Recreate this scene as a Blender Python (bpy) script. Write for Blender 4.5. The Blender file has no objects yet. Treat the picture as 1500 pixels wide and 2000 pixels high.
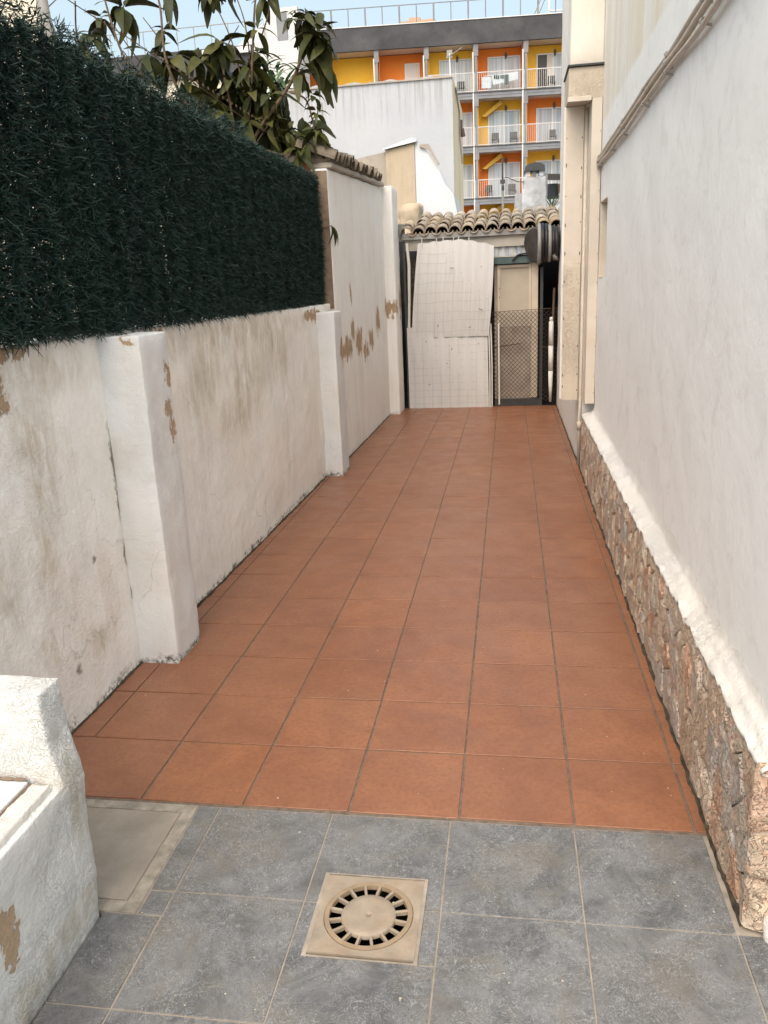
import bpy, math, random
import numpy as np
from mathutils import Vector, Matrix, noise as mn
random.seed(7); RNG = np.random.default_rng(7)
S = bpy.context.scene
COL = S.collection
R = math.radians

# ------------------------------------------------------------------ camera, sky, sun, exposure
CAM = Vector((1.4654, -1.9952, 1.51))
_p, _yw, _r = .2784, .1623, -.0453
_cy, _sy = math.cos(_yw), math.sin(_yw)
_f = Vector((-_sy*math.cos(_p), _cy*math.cos(_p), -math.sin(_p)))
_rt = Vector((_cy, _sy, 0)); _up = _rt.cross(_f)
_r1 = math.cos(_r)*_rt + math.sin(_r)*_up
_u1 = -math.sin(_r)*_rt + math.cos(_r)*_up
cd = bpy.data.cameras.new('camera'); cam = bpy.data.objects.new('camera', cd); COL.objects.link(cam)
cd.sensor_fit = 'VERTICAL'; cd.sensor_height = 36; cd.lens = 1556.735/2000*36
cd.clip_start = .02; cd.clip_end = 3000
m = Matrix((( _r1.x, _u1.x, -_f.x, CAM.x), (_r1.y, _u1.y, -_f.y, CAM.y), (_r1.z, _u1.z, -_f.z, CAM.z), (0, 0, 0, 1)))
cam.matrix_world = m
S.camera = cam
SUN_EL, SUN_AZ = R(52), R(190)           # azimuth clockwise from +Y
w = bpy.data.worlds.new('World'); S.world = w; w.use_nodes = True
wt = w.node_tree; bg = wt.nodes['Background']
sky = wt.nodes.new('ShaderNodeTexSky'); sky.sky_type = 'NISHITA'; sky.sun_disc = False
sky.sun_elevation = SUN_EL; sky.sun_rotation = SUN_AZ
sky.air_density = .8; sky.dust_density = 7.0; sky.ozone_density = .4
veil = wt.nodes.new('ShaderNodeMix'); veil.data_type = 'RGBA'; veil.blend_type = 'ADD'; veil.inputs[0].default_value = 1.0
veil.inputs[7].default_value = (1.85, 2.2, 1.95, 1)          # thin even cloud veil over the whole sky
wt.links.new(sky.outputs[0], veil.inputs[6]); wt.links.new(veil.outputs[2], bg.inputs[0]); bg.inputs[1].default_value = .15
sl = bpy.data.lights.new('sun', 'SUN'); sl.energy = .9; sl.angle = R(85); sl.color = (1, .90, .77)
so = bpy.data.objects.new('sun', sl); COL.objects.link(so)
sd = Vector((math.sin(SUN_AZ)*math.cos(SUN_EL), math.cos(SUN_AZ)*math.cos(SUN_EL), math.sin(SUN_EL)))
so.rotation_euler = sd.to_track_quat('Z', 'Y').to_euler(); so.location = (0, -5, 12)
S.view_settings.view_transform = 'Standard'; S.view_settings.look = 'None'
S.view_settings.exposure = .52; S.view_settings.gamma = 1; S.view_settings.use_curve_mapping = False

# ------------------------------------------------------------------ material kit
class NT:
    def __init__(s, name, rough=.8, spec=.3):
        s.m = bpy.data.materials.new(name); s.m.use_nodes = True
        s.t = s.m.node_tree; s.b = s.t.nodes['Principled BSDF']
        s.b.inputs['Roughness'].default_value = rough
        s.b.inputs['Specular IOR Level'].default_value = spec
        s.pos = s.n('ShaderNodeNewGeometry').outputs['Position']
        s.bumps = []
    def n(s, typ, **k):
        x = s.t.nodes.new(typ)
        for a, v in k.items(): setattr(x, a, v)
        return x
    def put(s, sock, v):
        if isinstance(v, bpy.types.NodeSocket): s.t.links.new(v, sock)
        elif isinstance(v, (tuple, list)) and len(v) == 3 and sock.type == 'RGBA': sock.default_value = (*v, 1)
        else: sock.default_value = v
    def math(s, op, a, b=0., clamp=False):
        x = s.n('ShaderNodeMath', operation=op, use_clamp=clamp); s.put(x.inputs[0], a); s.put(x.inputs[1], b); return x.outputs[0]
    def vec(s, op, a, b=(0, 0, 0)):
        x = s.n('ShaderNodeVectorMath', operation=op); s.put(x.inputs[0], a); s.put(x.inputs[1], b)
        return x.outputs['Value'] if op in ('LENGTH', 'DISTANCE', 'DOT_PRODUCT') else x.outputs[0]
    def noise(s, scale, detail=4, rough=.55, dist=0., v=None, stretch=None, color=False):
        v = v or s.pos
        if stretch: v = s.vec('MULTIPLY', v, stretch)
        x = s.n('ShaderNodeTexNoise'); s.put(x.inputs['Vector'], v)
        x.inputs['Scale'].default_value = scale; x.inputs['Detail'].default_value = detail
        x.inputs['Roughness'].default_value = rough; x.inputs['Distortion'].default_value = dist
        return x.outputs['Color' if color else 'Fac']
    def vor(s, scale, feature='F1', v=None, out='Distance', rnd=1.):
        x = s.n('ShaderNodeTexVoronoi', feature=feature); s.put(x.inputs['Vector'], v or s.pos)
        x.inputs['Scale'].default_value = scale; x.inputs['Randomness'].default_value = rnd
        return x.outputs[out]
    def ramp(s, fac, lo, hi, a=0., b=1.):
        x = s.n('ShaderNodeMapRange'); x.clamp = True; s.put(x.inputs[0], fac)
        x.inputs[1].default_value = lo; x.inputs[2].default_value = hi; x.inputs[3].default_value = a; x.inputs[4].default_value = b
        return x.outputs[0]
    def mix(s, fac, a, b, blend='MIX'):
        x = s.n('ShaderNodeMix', data_type='RGBA', blend_type=blend)
        s.put(x.inputs[0], fac); s.put(x.inputs[6], a); s.put(x.inputs[7], b); return x.outputs[2]
    def cramp(s, fac, cols, interp='LINEAR'):
        x = s.n('ShaderNodeValToRGB'); s.put(x.inputs[0], fac); e = x.color_ramp; e.interpolation = interp
        while len(e.elements) < len(cols): e.elements.new(.5)
        for i, (p, c) in enumerate(cols): e.elements[i].position = p; e.elements[i].color = (*c, 1)
        return x.outputs[0]
    def rnd(s): return s.n('ShaderNodeObjectInfo').outputs['Random']
    def z(s):
        x = s.n('ShaderNodeSeparateXYZ'); s.put(x.inputs[0], s.pos); return x.outputs
    def bump(s, h, strength, dist=.01):
        s.bumps.append((h, strength, dist))
    def done(s, col, rough=None):
        s.put(s.b.inputs['Base Color'], col)
        if rough is not None: s.put(s.b.inputs['Roughness'], rough)
        prev = None
        for h, st, d in s.bumps:
            x = s.n('ShaderNodeBump'); x.inputs['Strength'].default_value = st; x.inputs['Distance'].default_value = d
            s.put(x.inputs['Height'], h)
            if prev: s.put(x.inputs['Normal'], prev)
            prev = x.outputs[0]
        if prev: s.put(s.b.inputs['Normal'], prev)
        return s.m

def blobs(t, pts, warp=.05, wscale=9, soft=.08, detail=5, drip=0.):
    """union of irregular ellipses given as (x, y, z, rx, ry, rz) in the place's own coordinates"""
    nz = t.noise(wscale, detail, .65, color=True, stretch=(1, 1, 1-.6*drip))
    d = t.vec('MULTIPLY', t.vec('SUBTRACT', nz, (.5, .5, .5)), (warp*2, warp*2, warp*(2+4*drip)))
    p = t.vec('ADD', t.pos, d); acc = None
    for (x, y, z, rx, ry, rz) in pts:
        q = t.vec('MULTIPLY', t.vec('SUBTRACT', p, (x, y, z)), (1/rx, 1/ry, 1/rz))
        v = t.ramp(t.vec('LENGTH', q), 1-soft, 1+soft, 1, 0)
        acc = v if acc is None else t.math('MAXIMUM', acc, v)
    return acc

def plaster(name, base, warm, stain=(.42, .35, .24), stain_amt=.5, streak=.5, patches=(), soils=(), grime=.0, bump=.5, crack=.6, rough=.85, worm=.3, drip=.2, darks=()):
    t = NT(name, rough, .25)
    big = t.noise(1.6, 5, .6)
    c = t.mix(t.ramp(big, .35, .68), base, warm)
    mott = t.noise(7, 6, .7, .6)
    c = t.mix(t.math('MULTIPLY', t.ramp(mott, .45, .75), .25), c, tuple(x*.82 for x in base))
    if streak:
        st = t.noise(1, 5, .65, .3, stretch=(7, 7, .7))
        msk = t.noise(1.1, 3, .5, stretch=(1, 1, 1.3))
        f = t.math('MULTIPLY', t.ramp(st, .46, .72), t.ramp(msk, .42, .68))
        c = t.mix(t.math('MULTIPLY', f, streak), c, stain)
        fine = t.noise(1, 3, .7, stretch=(38, 38, 1.5))
        c = t.mix(t.math('MULTIPLY', t.ramp(fine, .5, .8), streak*.35), c, stain)
    if stain_amt:
        s2 = t.noise(3.6, 7, .72, .6, stretch=(1, 1, .45))
        c = t.mix(t.math('MULTIPLY', t.ramp(s2, .56, .78), stain_amt), c, stain)
    if soils:
        so_ = blobs(t, soils, .09, 5, .55)
        sn = t.ramp(t.noise(13, 6, .7, .5, stretch=(1, 1, .35)), .36, .64)
        c = t.mix(t.math('MULTIPLY', t.math('MULTIPLY', so_, sn), .62), c, (.36, .29, .17))
    if darks:
        c = t.mix(t.math('MULTIPLY', blobs(t, darks, .035, 22, .5, 6), .8), c, (.11, .10, .07))
    # pin holes and specks
    sp = t.math('MULTIPLY', t.ramp(t.vor(46), .0, .16, 1, 0), t.ramp(t.noise(4.2, 2), .56, .64))
    c = t.mix(t.math('MULTIPLY', sp, .6), c, (.16, .13, .09))
    if crack:
        w = t.noise(5, 4, .6, color=True)
        v = t.vec('ADD', t.pos, t.vec('MULTIPLY', w, (.22, .22, .22)))
        cr = t.ramp(t.vor(1.7, 'DISTANCE_TO_EDGE', v), 0, .006, 1, 0)
        cr = t.math('MULTIPLY', cr, t.ramp(t.noise(1.9, 3), .52, .62))
        c = t.mix(t.math('MULTIPLY', cr, crack*.6), c, (.2, .17, .13))
    if grime:
        zz = t.z()[2]
        h = t.math('MULTIPLY', t.ramp(t.noise(9, 6, .75), .35, .75), .07)
        g = t.math('MULTIPLY', t.ramp(t.math('SUBTRACT', zz, h), -.01, .015, 1, 0), t.ramp(t.noise(38, 4, .7), .42, .6))
        c = t.mix(t.math('MULTIPLY', g, grime), c, (.05, .045, .03))
    hgt = t.math('ADD', t.math('MULTIPLY', t.noise(16, 6, .62), .8), t.math('MULTIPLY', t.noise(90, 3, .6), .22))
    if worm:
        wv = t.noise(34, 2, .5, 2.6)
        ridge = t.math('ABSOLUTE', t.math('SUBTRACT', wv, .5))
        hgt = t.math('SUBTRACT', hgt, t.math('MULTIPLY', t.math('MULTIPLY', t.ramp(ridge, 0, .05, 1, 0), t.ramp(t.noise(3.5, 3), .42, .6)), worm*.3))
    if patches:
        pm = blobs(t, patches, .085, 15, .04, 7, drip)
        edge = t.math('MULTIPLY', t.math('MULTIPLY', pm, t.math('SUBTRACT', 1., pm)), 4)
        pc = t.mix(t.ramp(t.noise(14, 5, .7), .35, .65), (.44, .33, .23), (.36, .26, .17))
        pm2 = blobs(t, [(a_, b_, c_, d_*1.25, e_*1.25, f_*1.22) for (a_, b_, c_, d_, e_, f_) in patches], .085, 15, .10, 7, drip)
        c = t.mix(t.math('MULTIPLY', pm2, .55), c, (.60, .52, .42))
        c = t.mix(pm, c, pc); c = t.mix(t.math('MULTIPLY', edge, .5), c, (.8, .77, .7))
        hgt = t.math('SUBTRACT', hgt, t.math('MULTIPLY', pm, .9))
    t.bump(hgt, bump, .012)
    return t.done(c)

def flat(name, col, rough=.6, spec=.4, var=.12, scale=20, metal=0., bump=.0, dirt=0., dirtcol=(.15, .12, .08), rnd=0.):
    t = NT(name, rough, spec); t.b.inputs['Metallic'].default_value = metal
    c = t.mix(t.ramp(t.noise(scale, 5, .6), .3, .7), tuple(x*(1-var) for x in col), tuple(min(1, x*(1+var)) for x in col))
    if rnd:
        c = t.mix(t.math('MULTIPLY', t.rnd(), rnd), c, tuple(x*.45 for x in col))
    if dirt: c = t.mix(t.math('MULTIPLY', t.ramp(t.noise(scale*.4, 6, .7, .5), .5, .72), dirt), c, dirtcol)
    if bump: t.bump(t.noise(scale*3, 4, .6), bump, .004)
    return t.done(c)

M = {}
W_ = (.74, .725, .69); WARM = (.7, .655, .585)
def LB(y, z, ry, rz): return (-.08, y, z, .4, ry, rz)
left_patches = [LB(.25, 1.215, .06, .055), LB(.29, 1.35, .07, .035), LB(.42, 1.362, .11, .018), LB(1.46, 1.345, .035, .03), LB(4.2, 1.30, .28, .035)]
left_soils = [LB(.42, .99, .09, .26), LB(.36, .66, .07, .2), LB(.12, .7, .09, .2), LB(2.4, .85, .35, .12), LB(2.55, 1.05, .3, .16), LB(1.0, .95, .05, .2), LB(.62, .22, .05, .05),
              LB(.5, 1.27, .3, .07), LB(2.4, 1.28, 1.3, .09), LB(.32, .34, .05, .07), LB(3.2, 1.15, .3, .2), LB(1.9, 1.1, .2, .2)]
M['left'] = plaster('old_white_plaster', (.86, .87, .86), (.84, .825, .775), stain_amt=.36, streak=.42, worm=.35, darks=[(-.09, .895, .88, .05, .012, .13), (-.09, .895, .72, .05, .008, .07), (-.09, .897, .50, .05, .009, .05), (-.085, .66, .55, .05, .012, .012), (-.085, .45, .2, .05, .015, .02), (-.08, .9, .33, .05, .01, .02), (-.09, 1.0, .93, .05, .008, .01)], patches=left_patches, soils=left_soils, grime=.85, bump=.8)
def TB(y, z, ry, rz): return (.04, y, z, .5, ry, rz)
tall_patches = [TB(4.62, 1.0, .16, .13), TB(4.72, .83, .1, .07), TB(5.1, .95, .15, .09), TB(5.48, 1.1, .08, .09), TB(5.3, .96, .12, .1), TB(5.75, .98, .16, .11), TB(6.1, .86, .16, .06), TB(6.4, .97, .12, .09),
                TB(6.85, 1.12, .12, .12), TB(5.48, 1.45, .03, .09), TB(7.45, 1.24, .14, .07), TB(7.8, 1.3, .08, .15), TB(7.9, 1.5, .05, .2)]
M['tall'] = plaster('tall_wall_plaster', (.83, .845, .84), (.82, .815, .79), stain_amt=.2, streak=.35, patches=tall_patches, grime=.3, bump=.4, crack=.2, drip=1.)
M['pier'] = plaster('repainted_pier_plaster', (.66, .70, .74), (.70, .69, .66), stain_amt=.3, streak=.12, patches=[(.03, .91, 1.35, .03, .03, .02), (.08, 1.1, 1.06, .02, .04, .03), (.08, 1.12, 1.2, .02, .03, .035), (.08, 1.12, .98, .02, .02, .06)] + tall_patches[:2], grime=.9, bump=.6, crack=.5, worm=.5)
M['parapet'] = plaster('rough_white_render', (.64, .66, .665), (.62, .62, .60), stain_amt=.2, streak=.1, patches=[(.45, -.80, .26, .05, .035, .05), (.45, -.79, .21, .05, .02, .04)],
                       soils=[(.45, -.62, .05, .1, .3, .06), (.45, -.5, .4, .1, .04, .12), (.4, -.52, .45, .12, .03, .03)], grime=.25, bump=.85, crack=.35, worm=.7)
M['ubeige'] = plaster('warm_upper_wall_coat', (.77, .73, .67), (.74, .68, .6), stain_amt=.1, streak=.2, bump=.3, crack=0)
M['house'] = plaster('smooth_white_render', (.70, .695, .69), (.68, .67, .655), stain_amt=.04, streak=.05, bump=.22, crack=.12, grime=0, worm=.12)
M['ledge'] = plaster('splashed_white_paint', (.69, .68, .66), (.66, .63, .58), stain_amt=.3, streak=0, bump=.9, crack=.4, worm=.6)

def house_upper():
    t = NT('house_wall_two_coats', .85, .25)
    z = t.z()[2]
    w = t.math('ADD', z, t.math('MULTIPLY', t.noise(2.2, 4), .06))
    f = t.ramp(w, 2.57, 2.60)
    n = t.ramp(t.noise(2.4, 5, .65), .35, .65)
    low = t.mix(n, (.81, .815, .80), (.78, .78, .765))
    st = t.ramp(t.noise(1, 4, .6, stretch=(5, 5, .35)), .42, .62)
    up = t.mix(st, (.76, .75, .70), (.71, .65, .54))
    c = t.mix(f, low, up)
    sp = t.math('MULTIPLY', t.ramp(t.vor(30), 0, .12, 1, 0), t.ramp(t.noise(2.3, 2), .6, .66))
    c = t.mix(t.math('MULTIPLY', sp, .45), c, (.25, .22, .2))
    rub = t.math('MULTIPLY', t.ramp(t.noise(5, 6, .7, 1.5), .52, .7), .38)
    c = t.mix(rub, c, (.56, .53, .5))
    t.bump(t.math('ADD', t.noise(11, 6, .6), t.math('MULTIPLY', t.noise(70, 3), .25)), .3, .012)
    return t.done(c)
M['houseu'] = house_upper()

def terracotta():
    t = NT('terracotta_tile', .5, .45)
    r = t.rnd()
    c = t.cramp(r, [(0, (.24, .10, .049)), (.3, (.285, .122, .060)), (.6, (.26, .114, .061)), (.8, (.30, .125, .057)), (1, (.25, .10, .047))])
    big = t.ramp(t.noise(5.5, 6, .7, .5), .36, .64)
    c = t.mix(t.math('MULTIPLY', big, .6), c, (.155, .060, .034))
    c = t.mix(t.math('MULTIPLY', t.ramp(t.noise(1.3, 3), .4, .65), .35), c, (.30, .15, .085))
    c = t.mix(t.math('MULTIPLY', t.ramp(t.noise(60, 5, .75), .46, .66), .5), c, (.14, .052, .028))
    c = t.mix(t.math('MULTIPLY', t.ramp(t.noise(1, 4, .7, stretch=(26, 90, 9)), .52, .7), .25), c, (.32, .14, .075))
    sp = t.math('MULTIPLY', t.ramp(t.vor(120), 0, .2, 1, 0), t.ramp(t.noise(21, 2), .55, .62))
    c = t.mix(t.math('MULTIPLY', sp, .5), c, (.62, .42, .3))
    t.bump(t.noise(130, 3, .6), .12, .003); t.bump(t.noise(9, 3), .12, .006)
    return t.done(c, t.ramp(t.noise(6, 5, .6), .3, .7, .30, .48))
M['terra'] = terracotta()

def slate():
    t = NT('grey_stoneware_tile', .5, .45)
    r = t.rnd()
    c = t.cramp(r, [(0, (.080, .081, .084)), (.5, (.098, .098, .099)), (1, (.090, .091, .094))])
    c = t.mix(t.math('MULTIPLY', t.ramp(t.noise(6, 7, .78, .9), .4, .6), .85), c, (.18, .182, .186))
    c = t.mix(t.math('MULTIPLY', t.ramp(t.noise(4.2, 6, .7, 1.), .48, .66), .7), c, (.155, .142, .118))
    for sc, amt, d in ((22, .8, 3.2), (37, .7, 2.4)):
        n = t.noise(sc, 2, .5, d)
        line = t.ramp(t.math('ABSOLUTE', t.math('SUBTRACT', n, .5)), 0, .022, 1, 0)
        line = t.math('MULTIPLY', line, t.ramp(t.noise(9, 3), .36, .52))
        c = t.mix(t.math('MULTIPLY', line, amt), c, (.29, .30, .305))
    n2 = t.noise(28, 2, .5, 3)
    dl = t.ramp(t.math('ABSOLUTE', t.math('SUBTRACT', n2, .45)), 0, .02, 1, 0)
    c = t.mix(t.math('MULTIPLY', dl, .7), c, (.055, .06, .07))
    sp = t.math('MULTIPLY', t.ramp(t.vor(75), 0, .14, 1, 0), t.ramp(t.noise(14, 2), .55, .6))
    c = t.mix(t.math('MULTIPLY', sp, .8), c, (.5, .5, .48))
    t.bump(t.noise(40, 5, .7), .25, .004)
    return t.done(c, t.ramp(t.noise(12, 4), .3, .7, .38, .6))
M['slate'] = slate()
M['grout_d'] = flat('dark_grout', (.15, .115, .09), .9, .2, .35, 30, bump=.4, dirt=.4, dirtcol=(.24, .19, .155))
M['grout_l'] = flat('pale_grout', (.31, .27, .225), .9, .2, .25, 18, bump=.4, dirt=.5, dirtcol=(.22, .18, .14))
M['conc'] = flat('grey_concrete', (.29, .255, .215), .85, .25, .16, 9, bump=.5, dirt=.4, dirtcol=(.2, .19, .16))
M['concf'] = flat('rough_concrete_rim', (.30, .27, .225), .9, .25, .3, 24, bump=.9, dirt=.6, dirtcol=(.16, .15, .13))

def stone():
    t = NT('field_stone', .75, .3)
    r = t.rnd()
    c = t.cramp(r, [(0, (.54, .42, .31)), (.14, (.50, .46, .41)), (.28, (.58, .48, .37)), (.42, (.55, .32, .22)), (.5, (.52, .49, .45)), (.62, (.62, .54, .44)), (.74, (.56, .37, .28)), (.84, (.44, .43, .42)), (1, (.58, .52, .43))], 'CONSTANT')
    c = t.mix(t.ramp(t.noise(9, 6, .7, 1.4), .38, .66), c, (.55, .41, .30))
    c = t.mix(t.math('MULTIPLY', t.ramp(t.noise(15, 5, .7, 2), .52, .68), .7), c, (.50, .25, .16))
    c = t.mix(t.math('MULTIPLY', t.ramp(t.noise(21, 5, .7, 1.5), .54, .7), .75), c, (.66, .61, .54))
    n = t.noise(26, 2, .5, 2.6)
    ln = t.ramp(t.math('ABSOLUTE', t.math('SUBTRACT', n, .5)), 0, .035, 1, 0)
    c = t.mix(t.math('MULTIPLY', ln, .5), c, (.2, .145, .10))
    h = t.math('ADD', t.noise(24, 6, .7, .8), t.math('MULTIPLY', ln, -.35))
    t.bump(h, 1., .02)
    return t.done(c, t.ramp(t.noise(10, 3), .4, .6, .55, .85))
M['stone'] = stone()
M['mortar'] = flat('stone_mortar', (.42, .37, .31), .95, .2, .3, 22, bump=.9, dirt=.4, dirtcol=(.2, .16, .13))

def needle():
    t = NT('dark_green_needles', .55, .35)
    r = t.noise(160, 2, .5); c = t.mix(t.ramp(r, .3, .7), (.004, .018, .014), (.014, .042, .032))
    c = t.mix(t.math('MULTIPLY', t.ramp(t.noise(1, 3, .6, stretch=(6, 6, 1.3)), .5, .7), .5), c, (.006, .017, .022))
    return t.done(c)
M['needle'] = needle()
def leafm():
    t = NT('glossy_olive_leaf', .5, .2)
    r = t.noise(6, 2, .5)
    r = t.math('ADD', t.math('MULTIPLY', t.ramp(r, .3, .7), .6), t.math('MULTIPLY', t.rnd(), .4))
    c = t.cramp(r, [(0, (.018, .027, .010)), (.4, (.042, .048, .014)), (.7, (.078, .075, .018)), (.88, (.034, .045, .02)), (1, (.09, .06, .016))])
    c = t.mix(t.math('MULTIPLY', t.ramp(t.noise(14, 4, .6), .4, .7), .5), c, (.03, .04, .014))
    t.bump(t.noise(45, 3), .3, .004)
    t.b.inputs['Transmission Weight'].default_value = 0
    return t.done(c)
M['leaf'] = leafm()
M['bark'] = flat('brown_green_bark', (.13, .095, .06), .8, .2, .3, 30, bump=.6)
M['rooftile'] = None
def rooftile():
    t = NT('weathered_barrel_tile', .85, .2)
    c = t.cramp(t.rnd(), [(0, (.36, .29, .22)), (.25, (.42, .36, .29)), (.5, (.29, .25, .2)), (.75, (.44, .32, .2)), (1, (.5, .46, .38))])
    c = t.mix(t.math('MULTIPLY', t.ramp(t.noise(9, 6, .7, .6), .42, .68), .7), c, (.19, .165, .135))
    c = t.mix(t.math('MULTIPLY', t.ramp(t.noise(21, 5, .7), .52, .68), .6), c, (.52, .47, .38))
    c = t.mix(t.math('MULTIPLY', t.ramp(t.noise(5, 5, .7), .56, .7), .5), c, (.36, .17, .09))
    t.bump(t.noise(60, 5, .7), .6, .006)
    return t.done(c)
M['rooftile'] = rooftile()
M['oldtile'] = flat('mossy_old_tile', (.20, .17, .135), .9, .2, .35, 16, bump=.9, dirt=.6, dirtcol=(.1, .085, .06), rnd=.5)
M['cream'] = flat('cream_painted_board', (.60, .545, .47), .7, .3, .06, 6, bump=.25, dirt=.3, dirtcol=(.56, .44, .3))
M['creamf'] = plaster('flaking_cream_board', (.60, .54, .455), (.54, .47, .38), stain=(.3, .22, .14), stain_amt=.35, streak=.12, bump=.8, crack=.5, worm=1.)
M['side'] = plaster('alley_side_wall_paint', (.72, .71, .68), (.68, .66, .62), stain_amt=.25, streak=.2, bump=.4, grime=.4)
M['pipe'] = flat('painted_conduit', (.50, .445, .375), .55, .4, .1, 14, dirt=.35, dirtcol=(.28, .22, .17))
M['wood_dark'] = flat('dark_board', (.05, .045, .04), .9, .2, .2, 10)  # plain dark board for the alley bed and roof deck
M['black'] = flat('black_rubber', (.012, .012, .014), .45, .45, .2, 18)
M['blackr'] = flat('worn_black_plastic', (.045, .04, .035), .6, .4, .4, 9, bump=.5, dirt=.4, dirtcol=(.12, .12, .13))
M['dkmetal'] = flat('dark_painted_steel', (.04, .045, .05), .5, .5, .15, 20, dirt=.3)
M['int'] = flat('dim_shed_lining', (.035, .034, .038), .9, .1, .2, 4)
M['greymetal'] = flat('galvanised_grey', (.27, .265, .255), .55, .5, .12, 12, dirt=.3, dirtcol=(.14, .13, .12))
M['beamg'] = flat('grey_weathered_fascia', (.25, .25, .245), .7, .3, .25, 3.5, dirt=.5, dirtcol=(.42, .39, .34))
M['fasciac'] = flat('cream_fascia_board', (.42, .40, .355), .7, .3, .2, 3, dirt=.6, dirtcol=(.25, .245, .23))
M['teal'] = flat('dull_teal_rail', (.06, .10, .105), .5, .4, .2, 8, dirt=.3)
M['wpole'] = flat('white_plastic_pole', (.68, .67, .63), .5, .4, .08, 10, dirt=.3, dirtcol=(.35, .28, .2))
def reed():
    t = NT('white_reed_screen', .7, .3)
    x = t.z()[0]
    n = t.noise(1, 2, .5, stretch=(75, 75, .2))
    c = t.mix(t.ramp(n, .3, .7), (.60, .61, .615), (.565, .57, .57))
    f = t.noise(1, 3, .6, stretch=(170, 170, .6))
    c = t.mix(t.math('MULTIPLY', t.ramp(f, .48, .62), .35), c, (.50, .49, .475))
    c = t.mix(t.math('MULTIPLY', t.ramp(t.noise(2.5, 4), .5, .7), .3), c, (.58, .575, .56))
    t.bump(n, .4, .006); t.bump(f, .3, .003)
    return t.done(c)
M['reed'] = reed()
M['doorp'] = flat('greige_door_panel', (.43, .385, .315), .6, .3, .05, 6, dirt=.25, dirtcol=(.3, .25, .19))
M['doors'] = flat('cream_door_stile', (.56, .49, .40), .6, .3, .08, 8, dirt=.35, dirtcol=(.42, .28, .18))
M['doorl'] = flat('stained_lower_door', (.36, .31, .26), .7, .3, .2, 7, dirt=.6, dirtcol=(.2, .15, .11))
M['wire'] = flat('rusty_wire', (.08, .065, .055), .6, .4, .2, 30, metal=.4)
M['rust'] = flat('rusty_steel', (.12, .08, .055), .8, .3, .3, 20, bump=.4)
M['brickdk'] = flat('dark_stacked_brick', (.11, .09, .075), .9, .2, .3, 25, bump=.8, rnd=.5)
def cloth():
    t = NT('striped_blue_cloth', .9, .1)
    x = t.z()[0]
    n = t.noise(1, 3, .6, .4, stretch=(30, 4, 5))
    c = t.cramp(n, [(.3, (.16, .21, .31)), (.45, (.36, .40, .46)), (.6, (.52, .53, .52)), (.7, (.25, .30, .4))])
    return t.done(c)
M['cloth'] = cloth()
M['grate'] = flat('sand_coloured_grate', (.29, .245, .19), .65, .3, .22, 12, bump=.6, dirt=.65, dirtcol=(.27, .17, .10))
M['grater'] = flat('ochre_grate_ring', (.27, .205, .135), .6, .35, .18, 25, bump=.3, dirt=.4, dirtcol=(.3, .2, .12))
M['pit'] = flat('black_pit', (.008, .008, .008), .6, .3)  # near-black for the drain pit and the hatch joint
M['ceram'] = flat('white_ceramic_tile', (.78, .775, .76), .3, .5, .05, 12, dirt=.3, dirtcol=(.6, .52, .42))
M['peelb'] = flat('bare_brown_render', (.21, .16, .12), .95, .2, .25, 20, bump=.8)
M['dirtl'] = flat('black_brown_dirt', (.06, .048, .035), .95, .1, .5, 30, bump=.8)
M['gritm'] = flat('pale_plaster_crumb', (.42, .37, .3), .9, .2, .4, 40)
M['dirt'] = flat('garden_soil', (.09, .07, .045), .95, .1, .3, 5)
M['ground'] = flat('pale_town_ground', (.28, .26, .23), .9, .2, .2, .5)
M['grayb'] = None
def graywall():
    t = NT('blue_grey_party_wall', .9, .2)
    c = t.mix(t.ramp(t.noise(.8, 4), .35, .65), (.41, .435, .47), (.46, .48, .51))
    st = t.ramp(t.noise(1, 5, .65, stretch=(8, 8, .4)), .47, .68)
    c = t.mix(t.math('MULTIPLY', st, .28), c, (.42, .435, .46))
    z = t.z()[2]
    top = t.math('MULTIPLY', t.ramp(z, 4.2, 5.1), t.ramp(t.noise(1, 4, .7, stretch=(14, 14, .5)), .47, .6))
    c = t.mix(t.math('MULTIPLY', top, .75), c, (.26, .255, .25))
    x = t.n('ShaderNodeSeparateXYZ'); t.put(x.inputs[0], t.n('ShaderNodeNewGeometry').outputs['Normal'])
    c = t.mix(t.ramp(x.outputs[0], .5, .8), c, t.mix(t.ramp(t.noise(1, 4, .6, stretch=(4, 4, .5)), .4, .65), (.72, .66, .50), (.62, .50, .33)))
    t.bump(t.noise(12, 5), .3, .02)
    return t.done(c)
M['grayb'] = graywall()
M['beigeb'] = plaster('bare_beige_render', (.46, .385, .285), (.50, .42, .32), stain=(.24, .19, .13), stain_amt=.35, streak=.5, bump=.6)
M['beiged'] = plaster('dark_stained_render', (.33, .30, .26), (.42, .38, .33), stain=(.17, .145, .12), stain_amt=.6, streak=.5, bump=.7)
M['whiteb'] = plaster('bright_limewash', (.62, .66, .71), (.64, .66, .69), stain_amt=.08, streak=.2, stain=(.55, .55, .57), bump=.2, crack=0)
M['orange'] = flat('orange_facade_paint', (.72, .215, .035), .75, .25, .05, .6)
M['yellow'] = flat('yellow_facade_paint', (.80, .47, .05), .75, .25, .05, .6)
M['ochre'] = flat('ochre_stair_underside', (.55, .33, .06), .75, .25, .1, .8)
M['railm'] = flat('dull_white_railing', (.52, .515, .51), .5, .3, .05, 3)
M['soffit'] = flat('cream_soffit', (.56, .47, .38), .85, .2, .06, .8)
M['bandg'] = flat('dark_grey_concrete_band', (.066, .067, .073), .85, .25, .3, .8, bump=.5, dirt=.35, dirtcol=(.19, .185, .18))
M['slabg'] = flat('grey_slab_edge', (.21, .22, .24), .8, .25, .15, 1.5, dirt=.3, dirtcol=(.12, .13, .15))
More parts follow.
